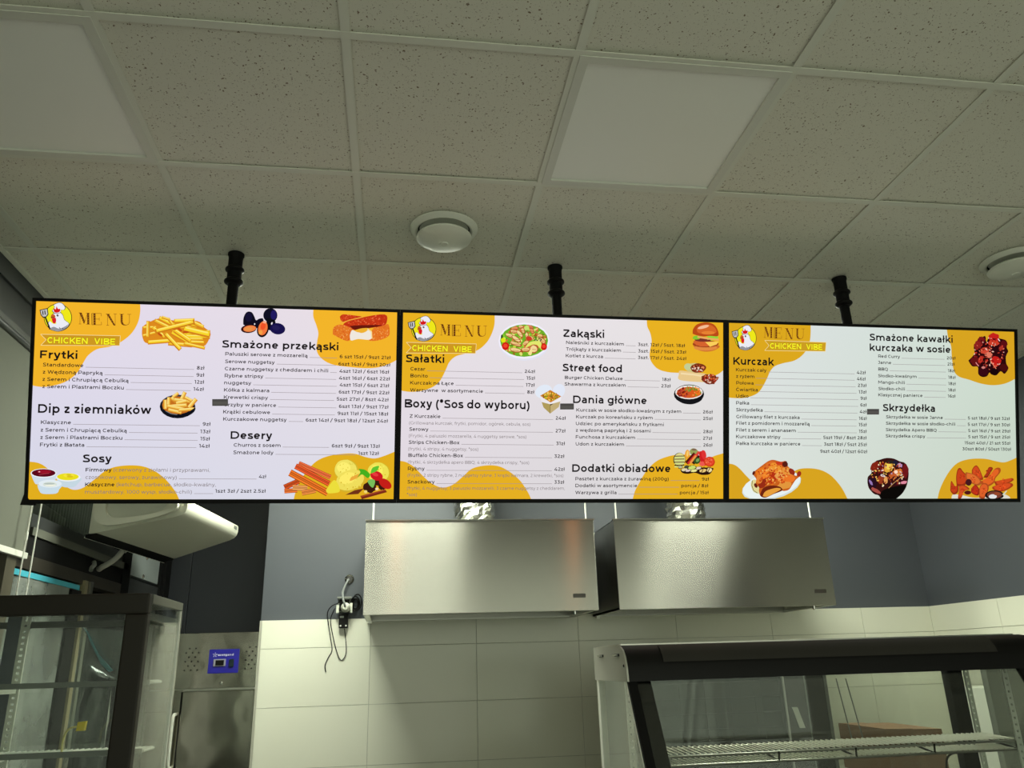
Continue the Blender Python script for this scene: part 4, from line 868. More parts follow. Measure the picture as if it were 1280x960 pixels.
wing([(860, 500), (1000, 470), (1120, 450), (1145, 480), (1060, 530), (900, 560)], (206, 76, 30)); wing([(830, 580), (930, 540), (1100, 520), (1140, 560), (1060, 620), (950, 650), (850, 620)], (214, 78, 32))
wing([(215, 590), (225, 490), (260, 530), (290, 570), (330, 560), (330, 650), (270, 690), (220, 640)], (190, 62, 26)); wing([(340, 560), (420, 550), (500, 610), (420, 640), (380, 740), (330, 745), (340, 650)], (210, 80, 34))
wing([(520, 600), (580, 545), (640, 610), (630, 700), (560, 690), (520, 650)], (186, 50, 28)); wing([(640, 740), (640, 600), (680, 530), (750, 530), (780, 600), (740, 700), (710, 755)], (220, 96, 40))
a.ell(480, 510, 46, 50, (70, 24, 30)); a.ell(470, 660, 50, 30, (80, 20, 24))
a.ell(865, 700, 140, 72, (24, 20, 18)); a.ell(865, 695, 112, 52, (120, 60, 46)); a.ell(840, 720, 60, 34, (226, 226, 226)); a.ell(900, 680, 46, 24, (150, 70, 40)); a.poly([(980, 690), (1040, 630), (1050, 640), (1000, 710)], (206, 214, 190))
a.done('picture of fried chicken wings with a dip', 'food_picture')
# dark red glazed chunks
a = Art(2, 1190, 405, 12.8, 14)
a.poly([(235, 590), (330, 480), (320, 360), (400, 270), (495, 195), (520, 290), (590, 160), (710, 185), (720, 230), (840, 270), (850, 380), (875, 440), (840, 520), (850, 640), (885, 710), (825, 800), (760, 760), (690, 825), (610, 810), (580, 780), (540, 840), (460, 850), (400, 800), (390, 690), (300, 680)], (44, 8, 12), True)
for x, y, rx, ry, c, rot in ((640, 220, 90, 70, (196, 34, 28), 10), (640, 310, 90, 46, (206, 60, 36), 0), (430, 270, 60, 70, (120, 24, 26), 30), (380, 350, 60, 70, (140, 34, 30), 0), (500, 430, 70, 60, (206, 70, 50), 0), (560, 500, 60, 46, (226, 120, 96), 10), (680, 600, 80, 90, (196, 30, 26), -30), (800, 330, 60, 60, (90, 14, 20), 0), (350, 600, 90, 66, (100, 20, 20), 20), (440, 570, 40, 60, (190, 50, 36), 20), (480, 760, 76, 70, (56, 10, 20), 0), (480, 700, 30, 20, (214, 130, 120), 0), (660, 770, 70, 50, (24, 6, 10), 0), (810, 700, 70, 60, (70, 14, 14), 20), (760, 400, 40, 40, (170, 50, 36), 0), (510, 580, 40, 70, (26, 10, 8), 0), (640, 400, 60, 40, (40, 8, 16), 0), (800, 470, 50, 60, (50, 10, 18), 0)):
    a.ell(x, y, rx, ry, c, rot, .14)
a.crumbs(570, 470, 250, 260, 110, [(206, 60, 44), (90, 14, 20), (240, 190, 170), (150, 30, 30), (30, 8, 10), (226, 110, 80)], 17)
a.strip([(585, 590), (680, 720)], 14, (240, 130, 100)); a.strip([(700, 240), (730, 280)], 14, (250, 220, 220)); a.strip([(350, 620), (400, 680)], 12, (236, 150, 150)); a.done('picture of glossy dark red meat chunks', 'food_picture')

# ---- emblem, MENU and banner, drawn once per screen at its own place
def header(k, ox, oy, s, mx, my, ms, bx_, by_, bs):
    a = Art(k, ox, oy, s, 20+k)
    E = lambda *q, **w: a.ell(*q, **w)
    a.ell(318, 225, 158, 152, (30, 30, 24), n=36); a.ell(318, 225, 151, 145, (238, 232, 26), n=36)
    K = (24, 22, 26); Wt = (236, 236, 244)
    body = [(205, 300), (225, 265), (262, 290), (300, 285), (255, 215), (268, 185), (330, 168), (370, 195), (390, 250), (440, 292), (400, 345), (330, 373), (270, 365), (225, 345)]
    big = [(318+(x-318)*1.05, 280+(y-280)*1.05) for x, y in body]
    a.poly(big, K, True); a.poly(body, Wt, True)
    a.poly([(225, 345), (270, 325), (330, 345), (400, 320), (436, 296), (400, 345), (330, 372), (262, 362)], (150, 150, 156), True)
    a.strip([(330, 330), (345, 350)], 6, K); a.strip([(365, 340), (378, 352)], 6, K)
    hat = [(258, 150), (285, 110), (275, 90), (310, 70), (345, 64), (375, 78), (400, 115), (385, 140), (355, 140), (345, 168), (290, 176)]
    a.poly([(330+(x-330)*1.09, 120+(y-120)*1.09) for x, y in hat], K, True); a.poly(hat, Wt, True)
    a.poly([(275, 160), (272, 120), (295, 135), (305, 103), (322, 130), (345, 130), (340, 160), (300, 172)], (214, 26, 24), True)
    E(316, 201, 12, 12, K); E(320, 198, 4, 4, Wt)
    a.poly([(238, 230), (245, 195), (275, 190), (290, 215), (262, 240)], (200, 96, 40), True); a.strip([(240, 222), (284, 218)], 5, K)
    a.poly([(250, 240), (290, 225), (298, 262), (280, 290), (258, 275)], (216, 30, 40), True)
    a.poly([(114, 140), (205, 120), (214, 190), (188, 222), (150, 226), (126, 196)], K); a.poly([(124, 146), (197, 131), (204, 186), (184, 212), (154, 215), (134, 192)], (196, 196, 196))
    a.strip([(148, 150), (154, 196)], 11, K); a.strip([(172, 146), (178, 192)], 11, K); a.strip([(178, 222), (228, 352)], 17, K)
    a.done('round emblem of a white hen in a chef hat holding a spatula', 'emblem')
    # MENU in tall engraved serif capitals
    a = Art(k, mx, my, ms, 30+k); D = (112, 64, 18); T = (150, 92, 26)
    def thin(p, q, w=5): a.strip([p, q], w, T)
    def slab(pts):
        a.poly(pts, D)
    def hatch(x, y0, y1, dx, w):
        n = 9
        for i in range(n):
            t = (i+.5)/n; yy = y0+(y1-y0)*t; xx = x+dx*t
            a.strip([(xx-w*.4, yy+3), (xx+w*.4, yy-3)], 3.2, (196, 136, 40) if i % 2 else (60, 30, 12))
    for x0, x1, y in ((0, 34, 4), (84, 128, 8), (0, 30, 130), (84, 130, 134), (150, 262, 12), (150, 262, 140), (312, 362, 20), (402, 440, 20), (318, 350, 146), (470, 524, 22), (560, 606, 24)): thin((x0, y), (x1, y+1), 5)
    thin((18, 6), (14, 130)); slab([(8, 4), (36, 4), (74, 106), (60, 130)]); thin((62, 128), (104, 8)); slab([(98, 8), (122, 8), (122, 134), (98, 134)]); hatch(110, 10, 130, 0, 20); hatch(24, 12, 116, 38, 22)
    slab([(170, 12), (196, 12), (196, 140), (170, 140)]); hatch(183, 14, 136, 0, 22); thin((196, 76), (240, 77)); thin((238, 60), (238, 94)); thin((260, 12), (262, 44)); thin((262, 108), (264, 142)); slab([(150, 12), (158, 12), (158, 140), (150, 140)])
    slab([(322, 20), (350, 20), (424, 150), (404, 150)]); hatch(336, 24, 140, 70, 22); thin((334, 24), (334, 146)); thin((422, 20), (422, 150))
    slab([(484, 22), (508, 22), (508, 110), (520, 136), (545, 142), (520, 150), (496, 138), (484, 112)]); hatch(496, 24, 126, 2, 20); thin((586, 24), (586, 112)); a.strip([(586, 110), (576, 136), (548, 148), (520, 146)], 6, T)
    a.done(None, 'menu_title')
    a = Art(k, bx_, by_, bs, 40+k)
    a.poly([(0, 0), (430, 10), (424, 62), (0, 58), (28, 28)], (206, 152, 34) if k < 2 else (204, 158, 34))
    for p, q in (((0, 0), (430, 10)), ((430, 10), (426, 62)), ((426, 62), (0, 58)), ((0, 58), (30, 29)), ((30, 29), (0, 0))): a.strip([p, q], 2.6, (250, 226, 160))
    x0, y = a.P(36, 47); x1 = a.P(254, 47)[0]; cap = a.P(0, 0)[1]-a.P(0, 33)[1]
    put_text(a.ink, 'CHICKEN', x0, x1, y-.001, cap*1.12, (150, 130, 20), .035, .0018); put_text(a.ink, 'CHICKEN', x0, x1, y, cap, (252, 246, 40), .02, .0020)
    x2 = a.P(290, 49)[0]; x3 = a.P(402, 50)[0]; y2 = y
    put_text(a.ink, 'VIBE', x2, x3, y2-.001, cap*1.12, (150, 130, 20), .035, .0018); put_text(a.ink, 'VIBE', x2, x3, y2, cap, (252, 246, 40), .02, .0020)
    a.done(None, 'banner')
header(0, 35, 370, 8.828, 97.4, 389.2, 9.1, 48.7, 416, (4.25, 4.25))
header(1, 532.3-318/10.2, 412.3-225/10.0, (10.2, 10.0), 552.9, 405.9, (10.5, 9.4), 510.9, 428.6, (4.97, 4.4))
header(2, 904.6, 402.1, (11.85, 10.2), 953.8, 409.9, (12.1, 9.8), 955, 426.8, (5.68, 4.65))

# ------------------------------------------------------------------ ceiling poles carrying the screens
for k, lab in enumerate(['black ceiling pole above the left menu screen', 'black ceiling pole above the middle menu screen', 'black ceiling pole above the right menu screen']):
    x = [-.627, .607, 1.833][k]
    t = thing('ceiling_pole', lab, 'pole', (x, 2.795, CEIL), 'black poles carrying the menu screens')
    obj('tube', tube(B(), [(0, 0, -.10), (0, 0, -.62)], .0195, 24), M_BLACKM, t, True)
    obj('sleeve', lathe(B(), [(.026, 0), (.026, -.115), (.021, -.118), (.021, -.12)], (0, 0, 0), 24), M_BLACKM, t, True)
    for z in (-.068, -.118):
        obj('collar', lathe(B(), [(.026, z+.012), (.034, z+.004), (.035, z), (.034, z-.004), (.024, z-.012)], (0, 0, 0), 24), M_BLACK, t, True)
    obj('ceiling_flange', lathe(B(), [(.030, 0), (.030, -.008), (.027, -.012), (.0265, -.02)], (0, 0, 0), 24), M_BLACKM, t, True)
    b = B(); box(b, -.035, .035, .0, .03, -.66, -.56); box(b, -.10, .10, .0, .012, -.70, -.50); obj('mount_bracket', b, M_BLACKM, t)

for x, y, z, lab in ((-.0055, 2.811, 2.612, 'added orange light strip behind the seam of the left and middle screens'), (1.2255, 2.811, 2.612, 'added orange light strip behind the seam of the middle and right screens')):
    t = thing('added_light_strip', lab, 'light strip', (x, y, z), 'added orange light strips behind the screen seams', (TILT, 0, 0))  # unseen strips, added to cast an orange glow on hoods and ceiling
    obj('strip_gap_shield', bbox(-.026, .026, -.012, 0, -.335, .335), M_BLACKM, t)  # also lengthened to block the lit panel behind the gap between screens
    obj('strip_diffuser', bbox(-.020, .020, .0005, .006, -.25, .25), emis('added_warm_glow', (1.0, .36, .14, 1), 2.8), t)
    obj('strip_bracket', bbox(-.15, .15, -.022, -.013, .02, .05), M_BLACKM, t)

# ------------------------------------------------------------------ extractor hoods
def hood(x0, x1, label, yf, duct_x, rods, brand_x):
    z0, z1, yb = 1.957, 2.425, YB-.03
    t = thing('extractor_hood', label, 'kitchen hood', ((x0+x1)/2, (yf+yb)/2, z0), 'stainless extractor hoods on the back wall')
    R = lambda o: reparent(o, t)
    R(obj('front_panel', bbox(x0, x1, yf, yf+.004, z0, z1, bev=.0012), M_STEEL))
    R(obj('side_panel', bbox(x0, x0+.003, yf+.004, yb, z0, z1), M_STEEL))
    R(obj('side_panel', bbox(x1-.003, x1, yf+.004, yb, z0, z1), M_STEEL))
    R(obj('top_panel', bbox(x0, x1, yf+.004, yb, z1-.004, z1), M_STEELD))
    R(obj('back_panel', bbox(x0, x1, yb-.003, yb, z0, z1), M_STEELD))
    b = B(); box(b, x0-.004, x1+.004, yf-.006, yf+.01, z1, z1+.006); R(obj('top_lip', b, M_STEELD))
    b = B(); box(b, x0, x1, yf+.004, yf+.03, z0, z0+.012); box(b, x0, x0+.03, yf+.03, yb, z0, z0+.012); box(b, x1-.03, x1, yf+.03, yb, z0, z0+.012); box(b, x0, x1, yb-.03, yb, z0, z0+.012)
    R(obj('grease_channel', b, M_STEELD))
    n = 3; W = (x1-x0-.10)/n
    for i in range(n):   # baffle filters on a slope
        b = B(); xa = x0+.05+i*W
        for q in range(9):
            xx = xa+.01+q*(W-.02)/9
            hexa(b, [(xx, yf+.06, z0+.06), (xx+.022, yf+.06, z0+.06), (xx+.022, yb-.06, z0+.26), (xx, yb-.06, z0+.26), (xx, yf+.06, z0+.075), (xx+.022, yf+.06, z0+.075), (xx+.022, yb-.06, z0+.275), (xx, yb-.06, z0+.275)])
        R(obj('baffle_filter', b, M_STEELD))
    R(obj('drain_spout', lathe(B(), [(.009, 0), (.009, -.018), (.006, -.022)], (x0+.9*(x1-x0), yf+.02, z0+.002), 12), M_CHROME))
    R(obj('corner_foot', bbox(x0+.01, x0+.03, yb-.06, yb-.03, z0-.012, z0), M_STEELD))
    pl = R(obj('name_plate', bbox(brand_x-.033, brand_x+.033, yf-.0025, yf-.0003, 2.022, 2.042), mat('plate_dark', (52, 48, 42), .35)))
    ink = Ink(); put_text(ink, 'PROBOX', -.028, .028, -.0055, .011, (150, 146, 134), .02)
    me = bpy.data.meshes.new('lettering'); ink.bm.to_mesh(me); ink.bm.free(); me.materials.append(mat('plate_letters', (190, 184, 168), .4))
    o = bpy.data.objects.new('lettering', me); COL.objects.link(o); o.parent = pl
    o.matrix_world = Matrix.Translation((brand_x, yf-.0031, 2.032)) @ Matrix.Rotation(PI/2, 4, 'X'); o.matrix_parent_inverse = Matrix.Translation(-Vector(t.location))
    for x in rods:
        R(obj('hanger_rod', tube(B(), [(x, yf+.07, z1-.02), (x, yf+.07, CEIL-.001)], .0045, 8), M_WHITE2, smooth=True))
    # crinkled foil duct
    d = thing('foil_duct', 'crinkled foil duct rising from the %s hood' % ('left' if x0 < .5 else 'right'), 'duct', (duct_x, yf+.33, z1), 'silver foil ducts above the hoods')
    b = B(); rnd = random.Random(int(x0*100)+5); n = 26; rings = []
    for i in range(34):
        z = z1+.001+(CEIL-z1-.004)*i/33; rr = .118 if i % 2 else .110
        rings.append([b.verts.new((duct_x+math.cos(2*PI*q/n)*(rr+rnd.uniform(-.006, .006)), yf+.33+math.sin(2*PI*q/n)*(rr+rnd.uniform(-.006, .006)), z+rnd.uniform(-.004, .004) if 0 < i < 33 else z)) for q in range(n)])
    for r0, r1 in zip(rings, rings[1:]):
        for q in range(n): b.faces.new((r0[q], r0[(q+1) % n], r1[(q+1) % n], r1[q]))
    reparent(obj('foil_sleeve', b, M_FOIL), d)
    reparent(obj('duct_collar', lathe(B(), [(.106, -.003), (.106, .03), (.104, .03), (.104, -.003)], (duct_x, yf+.33, z1+.003), 32), M_STEELD), d)
    return t
hood(-.162, 1.043, 'left stainless hood with orange-tinged reflections on its front', 4.17, .432, [-.127, 1.02], .944)
hood(1.155, 2.365, 'right stainless hood with one broad pale reflection on its front', 4.17, 1.688, [1.19, 2.33], 2.285)

# ------------------------------------------------------------------ socket cluster on the wall
t = thing('socket_box', 'wall socket box with white plug left of the left hood', 'socket', (-.29, YB-.001, 2.05))
R = lambda o: reparent(o, t)
R(obj('box_body', bbox(-.326, -.252, YB-.045, YB-.001, 2.01, 2.088, bev=.004), M_GREYP))
R(obj('socket_face', bbox(-.318, -.262, YB-.052, YB-.046, 2.018, 2.080, bev=.003), M_BLACK))
R(obj('side_flap', bbox(-.334, -.318, YB-.062, YB-.046, 2.006, 2.05, bev=.003), M_WHITE))
R(obj('side_flap', bbox(-.258, -.244, YB-.062, YB-.046, 2.006, 2.06, bev=.003), M_WHITE))
R(obj('hinge_lid', bbox(-.33, -.25, YB-.07, YB-.053, 2.083, 2.095, bev=.003), M_GREYP))
R(obj('plug', lathe(B(), [(.024, 0), (.027, -.015), (.025, -.035), (.014, -.048), (.004, -.05)], (-.281, YB-.053, 2.035), 20, 'y'), M_WHITE, smooth=True))
R(obj('plug_lead', tube(B(), smooth_path([(-.281, YB-.10, 2.037), (-.288, YB-.11, 2.06), (-.297, YB-.09, 2.085), (-.30, YB-.06, 2.10), (-.302, YB-.04, 2.125), (-.288, YB-.03, 2.165), (-.273, YB-.02, 2.196)]), .006, 8), mat('lead_grey', (140, 144, 142), .45), smooth=True))
t2 = tag(obj('conduit_rosette', lathe(B(), [(.026, .0), (.026, -.006), (.018, -.012), (.009, -.012), (.008, -.002), (.0, -.002)], (-.27, YB-.0, 2.198), 28, 'y'), M_CHROME, smooth=True), 'round chrome rosette on the grey wall left of the hood', 'wall fitting')
t = thing('power_adapter', 'small black power adapter hanging below the wall socket', 'adapter', (-.29, YB-.02, 1.96))
R = lambda o: reparent(o, t)
R(obj('adapter_body', bbox(-.317, -.266, YB-.055, YB-.012, 1.925, 2.004, bev=.004), M_BLACK))
R(obj('rating_label', bbox(-.312, -.290, YB-.0562, YB-.0552, 1.98, 1.99), M_GREYP))
for x in (-.306, -.276): R(obj('contact', lathe(B(), [(.005, 0), (.005, -.003)], (x, YB-.056, 1.937), 12, 'y'), M_CHROME))
b = B(); rnd = random.Random(4)
for q in range(7):
    r_ = .026+rnd.uniform(-.006, .008); cx, cz = -.225+rnd.uniform(-.008, .008), 2.06+rnd.uniform(-.01, .01)
    tube(b, [(cx+math.cos(i*PI/9)*r_*.8, YB-.012-q*.006-.004*math.sin(i), cz+math.sin(i*PI/9)*r_*1.3) for i in range(19)], .0032, 6, False)
tag(obj('cable_coil', b, M_BLACK, smooth=True), 'coiled black cable bundled beside the wall socket', 'cable')
tag(obj('loose_cable', tube(B(), smooth_path([(-.318, YB-.07, 2.06), (-.36, YB-.05, 2.045), (-.383, YB-.03, 2.01), (-.376, YB-.02, 1.95), (-.362, YB-.018, 1.88), (-.35, YB-.018, 1.81), (-.368, YB-.018, 1.77), (-.384, YB-.018, 1.73), (-.378, YB-.018, 1.695)]), .0026, 6), M_BLACK, smooth=True), 'thin black cable hanging loose furthest left on the tiles', 'cable')
tag(obj('looped_cable', tube(B(), smooth_path([(-.340, YB-.070, 2.03), (-.348, YB-.04, 2.02), (-.365, YB-.025, 1.97), (-.352, YB-.02, 1.90), (-.33, YB-.02, 1.82), (-.308, YB-.02, 1.765), (-.29, YB-.02, 1.756), (-.272, YB-.02, 1.79), (-.275, YB-.02, 1.85), (-.286, YB-.022, 1.923)]), .0026, 6), M_BLACK, smooth=True), 'thin black cable looping down to the power adapter', 'cable')

# ------------------------------------------------------------------ tall stainless fridge in the recess
fx0, fx1, fy, fz = -1.33, -.765, 4.885, 1.922
t = thing('upright_fridge', 'tall stainless steel fridge with a blue control panel', 'fridge', ((fx0+fx1)/2, fy+.3, 0))
R = lambda o: reparent(o, t)
R(obj('body', bbox(fx0, fx1, fy+.012, fy+.64, .1, fz-.002), M_STEELD))
R(obj('base_plinth', bbox(fx0+.02, fx1-.02, fy+.05, fy+.6, 0, .1), M_BLACK))
cp = R(obj('control_fascia', bbox(fx0, fx1, fy, fy+.011, 1.628, fz, bev=.002), M_STEELF))
R(obj('door', bbox(-1.148, fx1, fy-.02, fy+.006, .14, 1.616, bev=.004), M_STEELF))
R(obj('hinge_strip', bbox(fx0, -1.153, fy, fy+.012, .14, 1.622), M_STEELF))
R(obj('door_gasket', bbox(-1.156, -1.148, fy-.016, fy, .14, 1.614), M_BLACK))
R(obj('door_handle', tube(B(), smooth_path([(-1.178, fy, 1.50), (-1.178, fy-.035, 1.498), (-1.180, fy-.042, 1.46), (-1.180, fy-.042, 1.30), (-1.178, fy-.035, 1.24), (-1.178, fy, 1.235)], 4), .0085, 10), M_WHITE, smooth=True))
dp = R(obj('control_panel', bbox(-1.030, -.867, fy-.006, fy-.0005, 1.705, 1.832, bev=.002), mat('blue_panel', (38, 34, 150), .3)))
R(obj('display_window', bbox(-1.002, -.936, fy-.012, fy-.0065, 1.742, 1.780, bev=.002), mat('control_grey', (150, 150, 160), .4)))
R(obj('display_screen', bbox(-.990, -.945, fy-.0145, fy-.0125, 1.747, 1.774), M_BLACK))
R(obj('power_switch', bbox(-.918, -.892, fy-.013, fy-.0065, 1.738, 1.778, bev=.002), mat('switch_dark', (14, 34, 44), .3)))
ink = Ink(); put_text(ink, 'scotgand', -.032, .052, 0, .011, (230, 230, 245), .03)
for q in range(5):
    an = q*2*PI/5+.4; ink.face([(-.048, .006), (-.048+.011*math.cos(an-.35), .006+.011*math.sin(an-.35)), (-.048+.014*math.cos(an), .006+.014*math.sin(an))], (230, 230, 245))
me = bpy.data.meshes.new('lettering'); ink.bm.to_mesh(me); ink.bm.free(); me.materials.append(mat('white_print', (226, 226, 236), .5))
o = bpy.data.objects.new('lettering', me); COL.objects.link(o); o.parent = t; o.matrix_parent_inverse = Matrix.Translation(-Vector(t.location)); o.location = (-.949, fy-.0066, 1.797); o.rotation_euler = (PI/2, 0, 0)
R(obj('lock', lathe(B(), [(.010, 0), (.010, -.004), (.006, -.007), (.001, -.007)], (-.951, fy-.0005, 1.652), 16, 'y'), M_CHROME))
b = B()
for cx, cols in ((-.80, 5), (-1.125, 5)):
    for i in range(cols):
        for j in range(6):
            if (i+j) % 2: continue
            x = cx-.03+i*.017; z = 1.725+j*.023
            if x > fx1-.006: continue
            lathe(b, [(.0042, 0), (.0042, -.0008)], (x, fy-.0004, z), 8, 'y')
R(obj('vent_holes', b, M_BLACK))['kind'] = 'stuff'

# ------------------------------------------------------------------ air conditioner on the left wall
A_, B_, C_, D_ = Vector((-1.344, 3.73, 2.30)), Vector((-1.24, 4.65, 2.30)), Vector((-.859, 4.50, 2.397)), Vector((-.925, 3.665, 2.372))
t = thing('air_conditioner', 'cream white air conditioner hanging behind the left menu screen', 'air conditioner', (-1.1, 4.15, 2.3))
R = lambda o: reparent(o, t)
def lerp(a, b, u): return a+(b-a)*u
b = B(); U = Vector((0, 0, 1)); L_ = (B_-A_); 
prof = [(0, 0), (.10, -.003), (.88, -.002), (.95, .002), (.985, .012), (1.0, .03), (1.0, .056), (.985, .066), (.95, .074), (.5, .16), (.12, .225), (0, .23)]
ra = [b.verts.new(lerp(A_, D_, u)+U*h) for u, h in prof]; rb_ = [b.verts.new(lerp(B_, C_, u)+U*h) for u, h in prof]
n = len(prof); b.faces.new(ra[::-1]); b.faces.new(rb_)
for i in range(n): b.faces.new((ra[i], ra[(i+1) % n], rb_[(i+1) % n], rb_[i]))
CREAM = mat('cream_plastic', (226, 226, 208), .35)
R(obj('casing', b, CREAM, smooth=True))
nA = ((D_-A_).cross(U)).normalized()   # outwards at the near end
if nA.y > 0: nA = -nA
b = B(); ring_o, ring_i = [], []       # raised oval rim on the near end
for i in range(40):
    an = 2*PI*i/40; ct, st = math.cos(an), math.sin(an)
    sx = abs(ct)**.6*(1 if ct > 0 else -1); sy = abs(st)**.75*(1 if st > 0 else -1)
    for ring, f in ((ring_o, 1), (ring_i, .72)):
        u = .48+.44*sx*f; lo = .006; hi = .235-.17*u; h = (lo+hi)/2+(hi-lo)/2*sy*(f if f == 1 else .66)
        ring.append(lerp(A_, D_, u)+U*(h-.0))
vo = [b.verts.new(p+nA*.004) for p in ring_o]; vo2 = [b.verts.new(p+nA*.026) for p in ring_o]; vi2 = [b.verts.new(p+nA*.022) for p in ring_i]; vi = [b.verts.new(p+nA*.004) for p in ring_i]
for a1, a2 in ((vo, vo2), (vo2, vi2), (vi2, vi)):
    for i in range(40): b.faces.new((a1[i], a1[(i+1) % 40], a2[(i+1) % 40], a2[i]))
R(obj('end_rim', b, CREAM, smooth=True))
b = B(); b.faces.new([b.verts.new(p+nA*.005) for p in ring_i]); R(obj('end_cover', b, M_WHITE))
fo = (C_-B_).normalized()
b = B(); i0 = A_+Vector((-.02, .02, -.016)); i1 = B_+Vector((-.02, 0, -.016)); s = (D_-A_).normalized()
hexa(b, [i0, i0+s*.004, i1+s*.004, i1, i0+U*.004, i0+s*.004+U*.004, i1+s*.004+U*.004, i1+U*.004]); hexa(b, [i0+U*.004, i0+s*.05+U*.008, i1+s*.05+U*.008, i1+U*.004, i0+U*.014, i0+s*.05+U*.016, i1+s*.05+U*.016, i1+U*.014])
R(obj('mounting_plate', b, M_BLACKM))
i0 = i0-s*.004; i1 = i1-s*.004
R(obj('plate_edge', hexa(B(), [i0, i0+s*.004, i1+s*.004, i1, i0+U*.006, i0+s*.004+U*.006, i1+s*.004+U*.006, i1+U*.006]), M_WHITE))
for f in (.2, .8):
    p = lerp(lerp(A_, B_, f), lerp(D_, C_, f), .5)
    R(obj('hanger_rod', tube(B(), [p+U*.25, Vector((p.x, p.y, CEIL-.001))], .005, 8), M_CHROME, smooth=True))
q0 = lerp(D_, C_, .90)+U*.038+fo*.002; ax = (C_-D_).normalized()
R(obj('maker_mark', hexa(B(), [q0, q0+ax*.05, q0+ax*.05+fo*.002, q0+fo*.002, q0+U*.014, q0+ax*.05+U*.014, q0+ax*.05+fo*.002+U*.014, q0+fo*.002+U*.014]), M_GREYP))
dh = thing('drain_hose', 'grey drain hose drooping from the air conditioner', 'hose', (-1.40, 4.2, 2.25))
reparent(obj('hose', tube(B(), smooth_path([(-1.325, 4.20, 2.290), (-1.34, 4.2, 2.292), (-1.365, 4.2, 2.258), (-1.40, 4.2, 2.228), (-1.43, 4.205, 2.212), (-1.449, 4.22, 2.203)]), .0135, 12), mat('hose_grey', (168, 168, 158), .5), smooth=True), dh)
b = B(); tube(b, smooth_path([(-1.452, 4.15, 2.23), (-1.445, 4.14, 2.215), (-1.452, 4.13, 2.20), (-1.45, 4.12, 2.185)]), .010, 8); reparent(obj('hose_clip', b, mat('clip_grey', (120, 124, 116), .3), smooth=True), dh)

# ------------------------------------------------------------------ left glass display fridge
cx0, cx1, cy0, cy1, cz1 = -1.400, -.708, 2.50, 2.886, 1.929
ct = struct(obj('counter', bbox(-1.45, 2.6, 2.0, 2.95, 0, .93, bev=.01), M_COUNTER), 'dark service counter under both display cabinets', 'counter'); del ct['kind']
t = thing('glass_display_fridge', 'glass display fridge with dark bronze frame and wire shelves at left', 'display cabinet', ((cx0+cx1)/2, (cy0+cy1)/2, .93))
R = lambda o: reparent(o, t)
zf = cz1; zt = cz1-.058
R(obj('base', bbox(cx0, cx1, cy0+.0, cy1, .93, 1.10, bev=.006), M_FRAMEB))
R(obj('top_frame', bbox(cx0, cx1, cy0, cy0+.035, zt, zf, bev=.005), M_FRAMEB))
R(obj('top_cover', bbox(cx0, cx1, cy0+.035, cy1, zf-.022, zf-.002), mat('cover_grey', (104, 106, 92), .4)))
R(obj('side_rail', bbox(cx1-.012, cx1+.001, cy0+.036, cy1, zf-.026, zf-.001, bev=.002), mat('rail_olive', (92, 92, 80), .35)))
R(obj('side_rail', bbox(cx0, cx0+.012, cy0+.036, cy1, zf-.026, zf-.001, bev=.002), M_FRAMEB))
R(obj('front_post', bbox(cx1-.062, cx1, cy0, cy0+.035, 1.10, zt, bev=.005), M_FRAMEB))
R(obj('front_post', bbox(cx0, cx0+.062, cy0, cy0+.035, 1.10, zt, bev=.005), M_FRAMEB))
R(obj('bottom_frame', bbox(cx0+.062, cx1-.062, cy0, cy0+.035, 1.10, 1.16), M_FRAMEB))
R(obj('front_glass', bbox(cx0+.062, cx1-.062, cy0+.014, cy0+.019, 1.16, zt), M_GLASS))
R(obj('side_glass', bbox(cx1-.008, cx1-.003, cy0+.036, cy1-.014, 1.10, zf-.027), M_GLASS))
R(obj('side_glass', bbox(cx0+.003, cx0+.008, cy0+.036, cy1-.014, 1.10, zf-.027), M_GLASS))
R(obj('back_glass', bbox(cx0+.014, cx1-.014, cy1-.010, cy1-.005, 1.10, zf-.027), M_GLASS))
R(obj('back_post', bbox(cx1-.011, cx1+.001, cy1-.013, cy1+.001, 1.10, zf-.026, bev=.002), M_STEELD))
R(obj('back_post', bbox(cx0, cx0+.012, cy1-.013, cy1+.001, 1.10, zf-.026, bev=.002), M_STEELD))
R(obj('inner_band', bbox(cx0+.014, cx1-.011, cy1-.020, cy1-.011, zf-.072, zf-.052), mat('band_olive', (70, 74, 66), .4)))
R(obj('inner_band', bbox(cx1-.014, cx1-.009, cy0+.04, cy1-.02, zf-.072, zf-.052), mat('band_olive', (70, 74, 66), .4)))
for x in (-1.179, -1.33):
    b = B(); y = cy1-.030
    box(b, x-.013, x-.0045, y, y+.006, 1.12, zf-.03); box(b, x+.0045, x+.013, y, y+.006, 1.12, zf-.03)
    z = 1.13
    while z < zf-.05: box(b, x-.0045, x+.0045, y, y+.006, z, z+.011); z += .018
    R(obj('shelf_standard', b, M_WIREW))
b = B(); box(b, -1.232, -1.192, cy1-.034, cy1-.020, 1.11, zf-.03); R(obj('rear_mullion', b, mat('mullion_blue', (72, 80, 86), .4)))
sy0, sy1 = cy0+.22, cy1-.055
